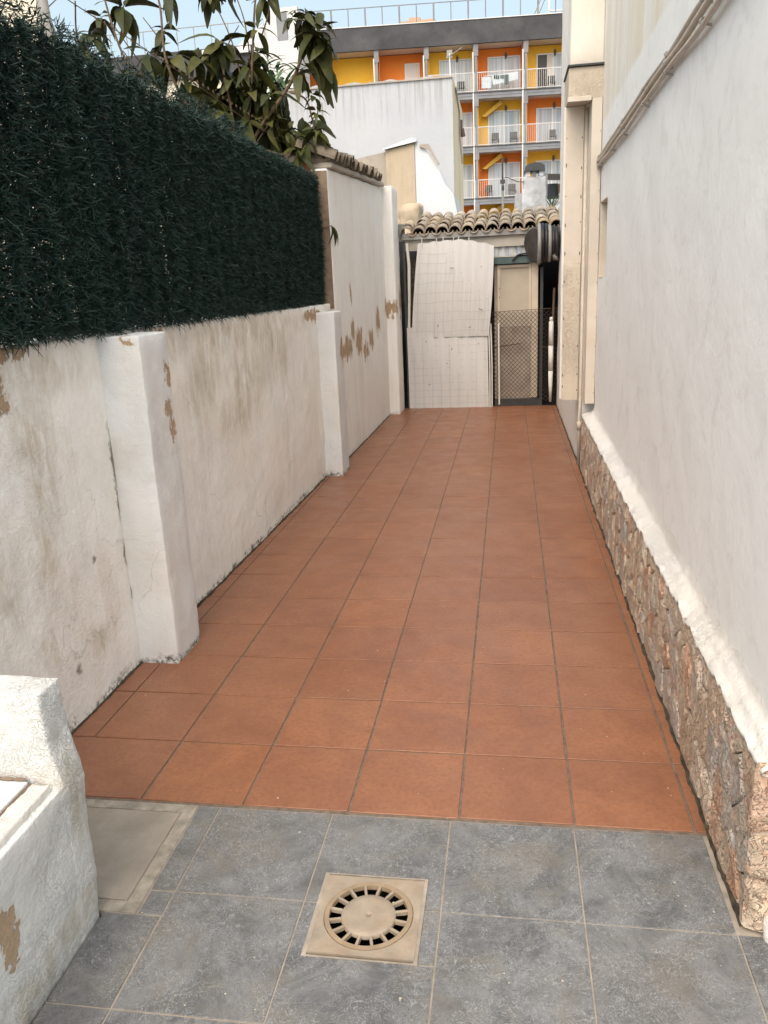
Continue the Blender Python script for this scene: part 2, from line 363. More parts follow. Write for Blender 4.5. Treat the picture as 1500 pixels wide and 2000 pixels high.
M['whitem'] = flat('white_metalwork', (.66, .655, .64), .45, .4, .03, 3)
M['glass'] = None
def curt():
    t = NT('curtained_glass', .18, .6)
    n = t.noise(1, 2, .5, stretch=(7, 7, .08))
    r = t.rnd()
    a = t.mix(r, (.25, .33, .42), (.38, .38, .40))
    c = t.mix(t.ramp(n, .42, .6), a, (.47, .52, .57))
    return t.done(c)
M['glass'] = curt()
M['darkglass'] = flat('open_dark_doorway', (.03, .03, .03), .4, .5)
M['shutter'] = flat('pale_roller_shutter', (.60, .56, .53), .6, .3, .03, 3)
M['lamp'] = flat('dark_lantern', (.09, .06, .05), .5, .4)
M['linen'] = flat('pale_laundry', (.62, .70, .76), .9, .1, .08, 4)
M['socks'] = flat('dark_laundry', (.05, .085, .09), .9, .1, .2, 6)
M['creamw'] = flat('cream_block_wall', (.70, .64, .52), .8, .2, .06, .4)
M['greywb'] = flat('pale_grey_tower_wall', (.58, .58, .58), .8, .2, .06, .4)
M['terrab'] = flat('brick_coloured_block', (.50, .33, .22), .85, .2, .1, .8)
M['chim'] = plaster('patchy_chimney_render', (.58, .60, .63), (.40, .41, .43), stain=(.2, .2, .21), stain_amt=.95, streak=.3, bump=1., crack=.4, worm=1.)
M['palm'] = flat('palm_green', (.07, .13, .05), .6, .3, .2, 4, rnd=.4)
M['greenl'] = flat('weed_green', (.05, .09, .03), .6, .3, .3, 20)
M['flower'] = flat('dry_orange_leaf', (.17, .06, .03), .7, .3, .2, 20)

# ------------------------------------------------------------------ geometry kit
class MB:
    def __init__(s): s.v = []; s.f = []
    def add(s, v, f):
        o = len(s.v); s.v += [tuple(p) for p in v]; s.f += [tuple(i+o for i in q) for q in f]; return s
    def box(s, x0, x1, y0, y1, z0, z1, b=0.):
        if b <= 0:
            v = [(x, y, z) for z in (z0, z1) for y in (y0, y1) for x in (x0, x1)]
            f = [(0, 2, 3, 1), (4, 5, 7, 6), (0, 1, 5, 4), (2, 6, 7, 3), (0, 4, 6, 2), (1, 3, 7, 5)]
            return s.add(v, f)
        v = []
        for (z, k) in ((z0, 0), (z1-b, 0), (z1, b)):
            v += [(x0+k, y0+k, z), (x1-k, y0+k, z), (x1-k, y1-k, z), (x0+k, y1-k, z)]
        f = [(3, 2, 1, 0), (8, 9, 10, 11)]
        for l in (0, 4):
            for i in range(4): j = (i+1) % 4; f.append((l+i, l+j, l+j+4, l+i+4))
        return s.add(v, f)
    def prism(s, poly, h0, h1, axis='z', bev=0.):
        """poly: 2D outline (counter-clockwise); axis z: (x,y), axis y: (x,z), axis x: (y,z)"""
        def P(a, b, h): return {'z': (a, b, h), 'y': (a, h, b), 'x': (h, a, b)}[axis]
        n = len(poly); v = [P(a, b, h0) for a, b in poly] + [P(a, b, h1) for a, b in poly]
        f = [tuple(range(n))[::-1], tuple(range(n, 2*n))] + [(i, (i+1) % n, (i+1) % n+n, i+n) for i in range(n)]
        if axis == 'y': f = [q[::-1] for q in f]
        return s.add(v, f)
    def tube(s, pts, r, n=8, cap=True):
        pts = [Vector(p) for p in pts]; k = len(pts); rr = r if isinstance(r, (list, tuple)) else [r]*k
        v = []; prev = None
        for i, p in enumerate(pts):
            d = (pts[min(i+1, k-1)]-pts[max(i-1, 0)])
            d = d.normalized() if d.length > 1e-9 else Vector((0, 0, 1))
            a = prev if prev is not None else (Vector((0, 0, 1)) if abs(d.z) < .9 else Vector((1, 0, 0)))
            a = (a-d*a.dot(d)).normalized(); prev = a; b = d.cross(a)
            v += [p+rr[i]*(math.cos(t)*a+math.sin(t)*b) for t in [2*math.pi*j/n for j in range(n)]]
        f = [(i*n+j, i*n+(j+1) % n, (i+1)*n+(j+1) % n, (i+1)*n+j) for i in range(k-1) for j in range(n)]
        if cap: f += [tuple(range(n))[::-1], tuple(range((k-1)*n, k*n))]
        return s.add(v, f)
    def torus(s, c, R_, r, axis='x', n=28, k=8):
        v = []; c = Vector(c)
        for i in range(n):
            a = 2*math.pi*i/n
            for j in range(k):
                b = 2*math.pi*j/k; q = R_+r*math.cos(b); h = r*math.sin(b)
                p = (h, q*math.cos(a), q*math.sin(a)) if axis == 'x' else (q*math.cos(a), q*math.sin(a), h)
                v.append(c+Vector(p))
        f = [(i*k+j, ((i+1) % n)*k+j, ((i+1) % n)*k+(j+1) % k, i*k+(j+1) % k) for i in range(n) for j in range(k)]
        return s.add(v, f)
    def grid(s, P, nu, nv, keep=None):
        v = [P(i/nu, j/nv) for j in range(nv+1) for i in range(nu+1)]
        f = [(j*(nu+1)+i, j*(nu+1)+i+1, (j+1)*(nu+1)+i+1, (j+1)*(nu+1)+i) for j in range(nv) for i in range(nu) if keep is None or keep((i+.5)/nu, (j+.5)/nv)]
        return s.add(v, f)

ORG = {}
def link(o, parent=None):
    COL.objects.link(o)
    if parent is not None: o.parent = parent
    return o
def thing(name, label, cat, loc=(0, 0, 0), group=None):
    o = bpy.data.objects.new(name, None); link(o); o.location = loc; o.empty_display_size = .1
    ORG[o.name] = Vector(loc); o['label'] = label; o['category'] = cat
    if group: o['group'] = group
    return o
def mesh(name, mb, mat, smooth=False):
    me = bpy.data.meshes.new(name); me.from_pydata(mb.v, [], mb.f); me.update()
    me.materials.append(mat)
    if smooth: me.polygons.foreach_set('use_smooth', [True]*len(me.polygons))
    return me
def put(name, mb, mat, parent=None, label=None, cat=None, group=None, kind=None, smooth=False):
    if parent is None:
        a = np.array(mb.v); o_ = Vector(((a[:, 0].min()+a[:, 0].max())/2, (a[:, 1].min()+a[:, 1].max())/2, a[:, 2].min()))
    else: o_ = ORG[parent.name]
    mb.v = [(p[0]-o_.x, p[1]-o_.y, p[2]-o_.z) for p in mb.v]
    o = bpy.data.objects.new(name, mesh(name, mb, mat, smooth)); link(o, parent)
    if parent is None: o.location = o_
    ORG[o.name] = o_.copy()
    if label: o['label'] = label
    if cat: o['category'] = cat
    if group: o['group'] = group
    if kind: o['kind'] = kind
    return o
def inst(name, me, parent, loc, rot=(0, 0, 0), scale=None):
    o = bpy.data.objects.new(name, me); link(o, parent)
    o.location = Vector(loc)-(ORG[parent.name] if parent is not None else Vector())
    o.rotation_euler = rot
    if scale: o.scale = scale
    return o
def nz(p, s, amp, seed=0.):
    q = Vector((p[0]*s+seed, p[1]*s+seed*.7, p[2]*s))
    return amp*mn.fractal(q, 1., 2., 4)
def lumpy(x0, x1, y0, y1, z0, z1, res=.03, r=.012, amp=.005, scale=4., drift=None, seed=0., skip=()):
    """a rendered wall block: rounded arrises and an uneven trowelled surface"""
    mb = MB(); idx = {}
    lo, hi = (x0, y0, z0), (x1, y1, z1)
    n = [max(2, min(400, int(math.ceil((hi[i]-lo[i])/res)))) for i in range(3)]
    def axis(i):
        a = [lo[i]+(hi[i]-lo[i])*k/n[i] for k in range(n[i]+1)]
        a[1] = min(a[1], lo[i]+r); a[-2] = max(a[-2], hi[i]-r) if n[i] > 2 else a[-2]; return a
    A = [axis(i) for i in range(3)]
    def vid(i, j, k):
        key = (i, j, k)
        if key in idx: return idx[key]
        p = Vector((A[0][i], A[1][j], A[2][k]))
        c = Vector([min(max(p[q], lo[q]+r), hi[q]-r) for q in range(3)])
        d = p-c; nrm = d.normalized() if d.length > 1e-9 else Vector((0, 0, 1))
        p2 = c+nrm*r
        p2 += nrm*nz(p, scale, amp, seed) + nrm*nz(p, scale*5, amp*.35, seed+5)
        if drift: p2 = drift(p2)
        idx[key] = len(mb.v); mb.v.append(tuple(p2)); return idx[key]
    def face(ax, side):
        u, w_ = [q for q in range(3) if q != ax]; fix = n[ax] if side else 0
        for a in range(n[u]):
            for b in range(n[w_]):
                q = []
                for (da, db) in ((0, 0), (1, 0), (1, 1), (0, 1)):
                    t = [0, 0, 0]; t[ax] = fix; t[u] = a+da; t[w_] = b+db; q.append(vid(*t))
                flip = (ax == 1) ^ (not side)
                mb.f.append(tuple(q[::-1] if flip else q))
    for ax in range(3):
        for side in (0, 1):
            if (ax, side) not in skip: face(ax, side)
    return mb

# ------------------------------------------------------------------ ground and paving
g = MB().grid(lambda u, v: (-400+800*u, -100+900*v, -.32), 8, 8)
put('ground', g, M['ground'], kind='structure')
put('garden_soil', MB().box(-9, -.32, -2.5, 9, -.3, .02), M['dirt'], kind='structure')
put('alley_bed', MB().box(-.3, 2.3, -2.6, 9.6, -.31, -.28), M['wood_dark'], kind='structure')
tf = put('terracotta_paving', MB().box(-.13, 2.06, -.012, 7.93, -.028, -.004), M['grout_d'], kind='structure')
P_ = .33; G_ = .0035
tile_me = {}
def tile(parent, x0, x1, y0, y1, mat, g_=G_, jit=1):
    w, d = round(x1-x0-2*g_, 4), round(y1-y0-2*g_, 4); k = (w, d, mat)
    if k not in tile_me: tile_me[k] = mesh('tile', MB().box(-w/2, w/2, -d/2, d/2, -.02, 0, .0009), M[mat])
    return inst('tile', tile_me[k], parent, ((x0+x1)/2+random.gauss(0, .0006)*jit, (y0+y1)/2+random.gauss(0, .0006)*jit, random.uniform(-.0006, .0006)),
                (random.gauss(0, .0012)*jit, random.gauss(0, .0012)*jit, random.gauss(0, .0008)*jit))
for r in range(24):
    y0 = r*P_; y1 = y0+P_ if r else P_
    if r == 0:
        tile(tf, -.12, .33, 0, P_, 'terra')
    else:
        tile(tf, -.12, 0, y0, y1, 'terra'); tile(tf, 0, .33, y0, y1, 'terra')
    for c in range(1, 6): tile(tf, c*P_, (c+1)*P_, y0, y1, 'terra')
    tile(tf, 1.98, 2.045, y0, y1, 'terra')

GX0, GX1, GY0, GY1 = .984, 1.253, -.262, -.531       # cut-out of the drain
gf = put('grey_paving', MB().box(.44, GX0, -2.5, -.0122, -.028, -.0025).box(GX1, 3.2, -2.5, -.0122, -.028, -.0025).box(GX0, GX1, GY0, -.0122, -.028, -.0025).box(GX0, GX1, -2.5, GY1, -.028, -.0025), M['grout_l'], kind='structure')
gx = [.525, .595, .9455, 1.296, 1.6465, 1.997, 2.347, 2.697, 3.047]; gy = [-.0135, -.365, -.721, -1.077, -1.433, -1.79, -2.15, -2.5]
for j in range(len(gy)-1):
    for i in range(-1, len(gx)-1):
        x0 = .44 if i < 0 else gx[i]; x1 = gx[i+1]; y1, y0 = gy[j], gy[j+1]
        if x0 >= 1.99 and y1 > -.36+.001: continue
        if i == -1:
            if j == 0: continue
            x1 = .595
        if i == 0:
            if j > 0: continue
        if i == 0 and j == 0: x0 = .527
        if i == 2 and j in (0, 1): continue
        if j == 1 and i == -1:
            y1 = -.452; tile(gf, .44, .595, y0, y1, 'slate', .0022); continue
        tile(gf, x0, x1, y0, y1, 'slate', .0022)
tile(gf, .531, .595, -.449, -.368, 'slate', .001)
def polytile(poly):
    put('tile', MB().prism(poly, -.02, random.uniform(-.0008, .0004)), M['slate'], gf)
e = .0022
polytile([(.9455+e, -.365+e), (GX0-e, -.365+e), (GX0-e, GY0+e), (GX1+e, GY0+e), (GX1+e, -.365+e), (1.296-e, -.365+e), (1.296-e, -.0165), (.9455+e, -.0165)])
polytile([(.9455+e, -.721+e), (1.296-e, -.721+e), (1.296-e, GY1-e), (GX0-e-.001, GY1-e), (GX0-e-.001, -.365-e), (.9455+e, -.365-e)])
polytile([(GX1+.004, GY1+e), (1.296-e, GY1+e), (1.296-e, -.365-e), (GX1+.004, -.365-e)])

# drain
dt = thing('floor_drain', 'square beige floor drain with a round slotted cover set in the grey tiles', 'drain cover', (1.118, -.396, 0))
cx, cy = 1.1185, -.3965
fr = MB(); hw = .1275; N = 48; ro = .112
out = []; inn = []
for i in range(N):
    a = 2*math.pi*i/N; ca, sa = math.cos(a), math.sin(a); k = hw/max(abs(ca), abs(sa))
    out.append((cx+k*ca, cy+k*sa)); inn.append((cx+ro*ca, cy+ro*sa))
for zz, hh in ((.003, -.02),):
    v = [(x, y, zz) for x, y in out]+[(x, y, zz) for x, y in inn]+[(x, y, hh) for x, y in out]+[(x, y, hh) for x, y in inn]
    f = []
    for i in range(N):
        j = (i+1) % N
        f += [(i, j, N+j, N+i), (i, 2*N+i, 2*N+j, j), (N+i, N+j, 3*N+j, 3*N+i)]
    fr.add(v, f)
put('frame', fr, M['grate'], dt)
def ring(r0, r1, z0, z1, n=64, w=None):
    mb = MB(); v = []
    for i in range(n):
        a = 2*math.pi*i/n
        for (r_, z_) in ((r0, z0), (r0, z1), (r1, z1), (r1, z0)): v.append((cx+r_*math.cos(a), cy+r_*math.sin(a), z_))
    f = [(i*4+k, i*4+(k+1) % 4, ((i+1) % n)*4+(k+1) % 4, ((i+1) % n)*4+k) for i in range(n) for k in range(4)]
    return mb.add(v, f)
put('outer_ring', ring(.0985, .1105, -.009, .0045), M['grater'], dt)
disc = MB()
prof = [(0.0045, -.004), (.0055, .0042), (.012, .0035), (.05, .0048), (.066, .004), (.0685, .0015), (.0685, -.008)]
v = []; n_ = 48
for (r_, z_) in prof:
    for i in range(n_): a = 2*math.pi*i/n_; v.append((cx+r_*math.cos(a), cy+r_*math.sin(a), z_))
f = [(k*n_+i, (k+1)*n_+i, (k+1)*n_+(i+1) % n_, k*n_+(i+1) % n_) for k in range(len(prof)-1) for i in range(n_)]
f.append(tuple(range(n_)))
disc.add(v, f); put('centre_disc', disc, M['grate'], dt, smooth=True)
rib = MB().box(.0675, .0995, -.0036, .0036, -.008, .0034, .001)
rme = mesh('rib', rib, M['grate'])
for i in range(16): inst('rib', rme, dt, (cx, cy, 0), (0, 0, 2*math.pi*(i+.5)/16+R(3)))
put('pit', MB().box(cx-.125, cx+.125, cy-.125, cy+.125, -.27, -.26).box(cx-.127, cx-.118, cy-.125, cy+.125, -.26, -.021).box(cx+.118, cx+.127, cy-.125, cy+.125, -.26, -.021).box(cx-.118, cx+.118, cy-.127, cy-.118, -.26, -.021).box(cx-.118, cx+.118, cy+.118, cy+.127, -.26, -.021), M['pit'], dt)
put('bezel', MB().box(GX0-.004, cx-hw, GY1, GY0, -.01, .0016).box(cx+hw, GX1+.002, GY1, GY0, -.01, .0016).box(GX0-.004, GX1+.002, GY0, GY0+.003, -.01, .0014).box(GX0-.004, GX1+.002, GY1-.003, GY1, -.01, .0014), M['grout_l'], dt)

# small grit and dry bits lying on the paving
gr = MB(); rg2 = random.Random(21)
for i in range(260):
    x = rg2.uniform(.5, 2.3) if i % 3 == 0 else (rg2.uniform(.0, 1.98)); y = rg2.uniform(-1.1, 0) if i % 3 == 0 else rg2.uniform(0, 5)
    if x < .5 and y < 0: continue
    if i % 5 == 1: x = rg2.choice([.0+rg2.random()*.08, 1.98-rg2.random()*.1])
    s_ = rg2.uniform(.0008, .0026); a = rg2.uniform(0, 3.1)
    dx, dy = s_*math.cos(a)*rg2.uniform(1, 2), s_*math.sin(a); z_ = .0012
    gr.add([(x-dx, y-dy, z_), (x+dy, y-dx, z_), (x+dx, y+dy, z_), (x-dy, y+dx, z_), (x, y, z_+s_*.8)], [(0, 1, 4), (1, 2, 4), (2, 3, 4), (3, 0, 4)])
put('grit', gr, M['gritm'], None, kind='stuff', label='pale grit and plaster crumbs scattered over the paving', cat='grit')
# inspection hatch
ht = thing('inspection_hatch', 'square grey concrete inspection cover beside the white parapet', 'hatch', (.28, -.23, 0))
put('rim', MB().box(-.02, .525, -.05, -.0135, -.02, .001, .001).box(.487, .525, -.4485, -.0502, -.02, .0007, .001).box(-.02, .4868, -.4485, -.4115, -.02, .001, .001), M['concf'], ht)
put('lid', MB().box(-.01, .4835, -.4085, -.0535, -.02, .002, .0015), M['conc'], ht)
put('joint', MB().box(-.02, .5, -.44, -.03, -.03, -.012), M['pit'], ht)

# ------------------------------------------------------------------ left garden wall with two piers
def driftL(p): return Vector((p.x+(p.y-.3)*.0172, p.y, p.z))
gw = thing('garden_wall', 'low stained white plaster wall with peeling paint under the green screen', 'wall', (-.2, 2.1, 0))
put('wall_body', lumpy(-.34, -.098, -2.4, 4.795, -.06, 1.372, .03, .014, .006, 3., driftL), M['left'], gw, smooth=True)
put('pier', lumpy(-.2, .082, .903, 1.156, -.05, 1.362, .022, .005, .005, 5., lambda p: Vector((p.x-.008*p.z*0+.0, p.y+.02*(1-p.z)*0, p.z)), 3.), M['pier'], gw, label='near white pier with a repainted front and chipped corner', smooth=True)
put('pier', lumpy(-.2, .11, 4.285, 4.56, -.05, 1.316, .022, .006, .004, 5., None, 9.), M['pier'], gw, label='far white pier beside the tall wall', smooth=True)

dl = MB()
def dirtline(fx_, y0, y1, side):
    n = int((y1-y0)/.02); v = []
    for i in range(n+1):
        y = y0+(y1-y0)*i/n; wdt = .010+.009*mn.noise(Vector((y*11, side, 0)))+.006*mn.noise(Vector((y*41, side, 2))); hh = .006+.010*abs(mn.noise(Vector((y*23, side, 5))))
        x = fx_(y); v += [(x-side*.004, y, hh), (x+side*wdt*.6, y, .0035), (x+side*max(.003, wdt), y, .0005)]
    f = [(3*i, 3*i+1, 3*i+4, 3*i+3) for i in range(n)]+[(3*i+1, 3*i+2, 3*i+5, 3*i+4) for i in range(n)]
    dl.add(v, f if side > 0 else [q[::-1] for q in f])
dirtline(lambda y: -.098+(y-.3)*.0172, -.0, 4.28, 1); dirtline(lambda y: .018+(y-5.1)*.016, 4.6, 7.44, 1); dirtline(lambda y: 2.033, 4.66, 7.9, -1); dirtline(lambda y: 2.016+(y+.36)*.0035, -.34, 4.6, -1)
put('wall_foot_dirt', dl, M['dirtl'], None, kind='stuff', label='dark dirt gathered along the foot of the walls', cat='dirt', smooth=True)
def driftT(p): return Vector((p.x+(p.y-5.1)*.016, p.y, p.z+(p.y-4.9)*.045*(p.z > 1.)))
tw = thing('tall_wall', 'tall white rendered wall with flaking paint capped by old roof tiles', 'wall', (-.1, 6.3, 0))
put('wall_body', lumpy(-.28, .018, 4.80, 7.93, -.06, 2.43, .035, .012, .005, 3., driftT, 2.), M['tall'], tw, smooth=True)
put('end_pier', lumpy(-.1, .172, 7.44, 7.90, -.05, 2.56, .03, .014, .005, 4., None, 4.), M['tall'], tw, smooth=True)
put('bare_end', MB().box(-.30, .010, 4.785, 4.797, 1.33, 2.41, .003), M['peelb'], tw, label='bare brown end face of the wall')
put('cornice', lumpy(-.3, .055, 4.82, 7.42, 2.435, 2.475, .04, .01, .01, 6., driftT, 6.), M['beiged'], tw, smooth=True)

def barrel(L=.34, r0=.075, r1=.062, th=.011, n=9, arc=math.pi):
    """curved clay tile along +y, crown up, wide mouth at y=0"""
    mb = MB(); v = []
    K = 4
    for k in range(K+1):
        t = k/K; r = r0+(r1-r0)*t
        for j in range(n+1):
            a = (math.pi-arc)/2+arc*j/n
            v.append((r*math.cos(a), L*t, r*math.sin(a)))
        for j in range(n+1):
            a = (math.pi-arc)/2+arc*j/n; q = r-th
            v.append((q*math.cos(a), L*t, q*math.sin(a)))
    w = 2*(n+1); f = []
    for k in range(K):
        for j in range(n):
            a = k*w+j; f.append((a, a+w, a+w+1, a+1))
            b = k*w+n+1+j; f.append((b, b+1, b+w+1, b+w))
        f.append((k*w, k*w+n+1, (k+1)*w+n+1, (k+1)*w)); f.append((k*w+n, (k+1)*w+n, (k+1)*w+2*n+1, k*w+2*n+1))
    for j in range(n): f.append((j, j+1, n+2+j, n+1+j))
    return mb.add(v, f)
old = [mesh('coping_tile', barrel(.33, .078, .066, .012), M['oldtile']) for _ in range(1)]
for i in range(17):
    y = 4.86+i*.152; zt = 2.47+(y-4.9)*.045
    inst('coping_tile', old[0], tw, (.085+random.uniform(-.02, .015), y+random.uniform(-.01, .01), zt+.012+random.uniform(-.008, .01)), (R(17+random.uniform(-5, 5)), R(random.uniform(-5, 5)), R(90+random.uniform(-7, 7))))
    inst('coping_tile', old[0], tw, (.0+random.uniform(-.03, .02), y+.076+random.uniform(-.02, .02), zt+.075+random.uniform(-.01, .02)), (R(14+random.uniform(-6, 6)), R(random.uniform(-6, 6)), R(90+random.uniform(-12, 12))))
put('mortar_bed', lumpy(-.34, .03, 4.82, 7.4, 2.48, 2.56, .03, .02, .02, 9., driftT, 8.), M['oldtile'], tw, smooth=True)

# ------------------------------------------------------------------ artificial hedge screen on the garden wall
hs = thing('hedge_screen', 'dark green artificial hedge screen fixed above the stained garden wall', 'hedge screen', (-.11, 2.1, 1.37))
def needles(n, x, y0, y1, z0, z1, seed):
    g_ = np.random.default_rng(seed)
    stem = .047
    k = g_.integers(0, int((y1-y0)/stem), n)
    sy = y0+(k+.5)*stem+g_.normal(0, .010, n); sz = g_.uniform(z0, z1, n)
    wob = .02*np.sin(sz*7+k*1.7)+.012*np.sin(sz*23+k)
    top = z1+.025*np.sin(sy*9)+.02*np.sin(sy*27+1)+.012*np.sin(sy*61)
    sz = np.minimum(sz, top)
    sx = x+g_.normal(0, .007, n)+.008*np.sin(k*2.4)+.007*np.sin(k*5.1+sz*9)
    P0 = np.stack([sx, sy+wob*.6, sz], 1)
    th = g_.uniform(-1.9, 1.9, n)           # round the stem, mostly outwards
    el = g_.normal(.25, .55, n)
    d = np.stack([np.cos(th)*np.cos(el), np.sin(th)*np.cos(el), np.sin(el)], 1)
    L = g_.uniform(.02, .042, n)[:, None]
    bend = g_.normal(0, 1, (n, 3)); bend -= (bend*d).sum(1)[:, None]*d; bend /= np.linalg.norm(bend, axis=1)[:, None]
    bend += np.array([0, 0, -.25])
    c = g_.uniform(.3, 1.3, n)[:, None]
    pts = [P0+d*L*t+bend*L*c*t*t for t in (0, .5, 1.)]
    side = np.cross(d, g_.normal(0, 1, (n, 3))); side /= np.linalg.norm(side, axis=1)[:, None]
    wd = g_.uniform(.0014, .0028, n)[:, None]
    V = np.zeros((n, 6, 3))
    for i, (p, s_) in enumerate(zip(pts, (1, 1, .3))):
        V[:, 2*i] = p-side*wd*s_; V[:, 2*i+1] = p+side*wd*s_
    V = V.reshape(-1, 3)
    base = np.arange(n)[:, None]*6
    F = np.concatenate([base+np.array([0, 1, 3, 2]), base+np.array([2, 3, 5, 4])], 0)
    return V, F
def npmesh(name, V, F, mat):
    me = bpy.data.meshes.new(name); me.vertices.add(len(V)); me.vertices.foreach_set('co', V.astype(np.float32).ravel())
    n = len(F); k = F.shape[1]
    me.loops.add(n*k); me.loops.foreach_set('vertex_index', F.astype(np.int32).ravel())
    me.polygons.add(n); me.polygons.foreach_set('loop_start', np.arange(0, n*k, k, dtype=np.int32))
    me.update(calc_edges=True); me.materials.append(mat); return me
Vs = []; Fs = []; off = 0
for (n, x, y0, y1, z0, z1, sd_) in ((190000, -.072, -.9, 4.78, 1.378, 2.36, 1), (90000, -.13, -.9, 4.78, 1.385, 2.34, 2), (16000, -.17, -.9, 1.7, 1.375, 2.34, 4), (3600, -.14, .2, 3.2, 2.32, 2.47, 3)):
    V, F = needles(n, x, y0, y1, z0, z1, sd_); Vs.append(V); Fs.append(F+off); off += len(V)
V = np.concatenate(Vs)-np.array(ORG[hs.name]); F = np.concatenate(Fs)
o = bpy.data.objects.new('needles', npmesh('needles', V, F, M['needle'])); link(o, hs); o['kind'] = 'stuff'
st = MB()
for i in range(int(5.7/.047)):
    y = -.88+.047*i; st.tube([(-.15+.01*math.sin(i), y+.004*math.sin(i*3), 1.375), (-.15, y, 1.85), (-.15+.01*math.cos(i), y+.006*math.cos(i*2), 2.35+.03*math.sin(i*2.1))], .0022, 4)
o = put('twisted_stems', st, M['needle'], hs, kind='stuff')
wr = MB()
for z in (1.45, 1.75, 2.05, 2.3): wr.tube([(-.155, -.9+.3*i, z+.006*math.sin(i*2.2)) for i in range(20)], .0025, 5)
put('binding_wire', wr, M['rust'], hs)
wr = MB()
for i in range(26):
    y = .25+i*.18+random.uniform(-.05, .05)
    wr.tube([(-.1, y, 1.372), (-.085, y+.01, 1.385+random.uniform(0, .02)), (-.1, y+.03, 1.40)], .003, 5)
put('tie', wr, M['rust'], hs, kind='stuff')
pl = thing('fence_post', 'grey bent metal post standing behind the green screen with barbed wire', 'post', (-.3, 1.31, 0))
put('pole', MB().tube([(-.3, 1.33, 0), (-.3, 1.33, 2.35), (-.305, 1.31, 2.47), (-.325, 1.30, 2.56), (-.34, 1.29, 2.95)], .021, 12), M['greymetal'], pl, smooth=True)
bw = [(-.31, 1.3, 2.6), (-.3, 1.4, 2.672), (-.3, 1.7, 2.668), (-.3, 1.96, 2.672), (-.3, 2.6, 2.66), (-.32, 3.6, 2.64), (-.3, 4.7, 2.62)]
b = MB().tube(bw, .0022, 5)
for i in range(34):
    t = 1.42+i*.085; z = 2.670-.00*t
    b.tube([(-.3, t-.004, z-.009), (-.296, t, z), (-.3, t+.004, z+.01)], .0014, 4); b.tube([(-.305, t, z+.006), (-.3, t, z), (-.293, t+.006, z-.007)], .0014, 4)
put('barbed_wire', b, M['rust'], pl)

# ------------------------------------------------------------------ near parapet with tiled ledge
pp = thing('parapet_bench', 'rough white rendered parapet with a tiled ledge in the near left corner', 'parapet', (0, -1., 0))
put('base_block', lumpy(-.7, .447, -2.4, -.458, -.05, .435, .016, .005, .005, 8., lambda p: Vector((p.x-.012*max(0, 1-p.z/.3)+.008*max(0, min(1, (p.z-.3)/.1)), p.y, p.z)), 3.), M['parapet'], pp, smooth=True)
def upd(p):
    k = max(0, min(1, (p.z-.43)/.12)); k = k*k*(3-2*k)
    return Vector((p.x-.012*max(0, 1-p.z/.3)+.008*max(0, min(1, (p.z-.3)/.1))-.022*k, p.y, p.z))
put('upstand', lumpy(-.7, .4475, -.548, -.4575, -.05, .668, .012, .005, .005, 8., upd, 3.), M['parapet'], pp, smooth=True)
put('mortar_kerb', lumpy(.388, .436, -2.4, -.56, .425, .453, .012, .006, .005, 14., None, 5.), M['ledge'], pp, smooth=True)
for j in range(9):
    for i in range(3):
        x1 = .378-i*.2; y1 = -.562-j*.17 if j else -.562
        k = ('c', i, j)
        put('ceramic_tile', MB().box(x1-.197, x1, y1-.167, y1, .43, .4545+random.uniform(0, .001), .002), M['ceram'], pp)
ml = MB()
for i in range(22):
    x = .36-i*.03; ml.add(*((lambda c: ([(c[0]+.018*a*math.cos(t), c[1]+.007*a*math.sin(t), c[2]+.006*(1-a)+.004) for a in (1., .5) for t in [k*math.pi/4 for k in range(8)]], [(k, (k+1) % 8, 8+(k+1) % 8, 8+k) for k in range(8)]+[tuple(range(8, 16))]))((x, -.562, .456))))
put('mortar_fillet', ml, M['peelb'], pp, smooth=True)
put('ledge_joint', MB().box(.376, .392, -2.4, -.56, .42, .447), M['grout_d'], pp)

# ------------------------------------------------------------------ house on the right
hx = lambda y: 2.076+(y+.34)*.0109
ho = thing('white_house', 'white rendered house along the right side with a stone clad plinth', 'house', (3.5, 2., 0))
WY0, WY1, WZ0, WZ1 = 3.93, 4.38, 1.49, 2.01
ys = sorted(set([round(-.34+.05*i, 4) for i in range(97)]+[WY0, WY1, 4.46])); ys = [y for y in ys if y <= 4.46]
zs = sorted(set([round(.36+.06*i, 4) for i in range(107)]+[WZ0, WZ1]))
mb = MB(); nY = len(ys)
for z in zs:
    for y in ys:
        hole = (WY0-.01 <= y <= WY1+.01 and WZ0-.01 <= z <= WZ1+.01)
        mb.v.append((hx(y)+(0 if hole else nz((0, y, z), 1.2, .008)+nz((0, y, z), 6, .002)), y, z))
for j in range(len(zs)-1):
    for i in range(nY-1):
        ym, zm = (ys[i]+ys[i+1])/2, (zs[j]+zs[j+1])/2
        if WY0 < ym < WY1 and WZ0 < zm < WZ1: continue
        a = j*nY+i; mb.f.append((a, a+nY, a+nY+1, a+1))
put('side_wall', mb, M['houseu'], ho, smooth=True)
put('front_wall', MB().box(hx(-.34)+.001, 6, -.345, -.335, .36, 6.7).box(hx(4.46), 6, 4.46, 4.47, 0, 6.7).box(2.06, 6, -.34, 4.46, 6.7, 6.72), M['house'], ho)
wn = MB(); xa = hx(3.8)
wn.box(xa+.003, xa+.26, WY1, WY1+.01, WZ0, WZ1).box(xa+.003, xa+.26, WY0-.01, WY0, WZ0, WZ1).box(xa+.003, xa+.26, WY0, WY1, WZ1, WZ1+.01).box(xa+.003, xa+.26, WY0, WY1, WZ0-.01, WZ0)
put('window_reveal', wn, M['cream'], ho, label='small deep window opening with cream painted reveals')
put('window_back', MB().box(xa+.25, xa+.26, WY0, WY1, WZ0, WZ1), M['cream'], ho)

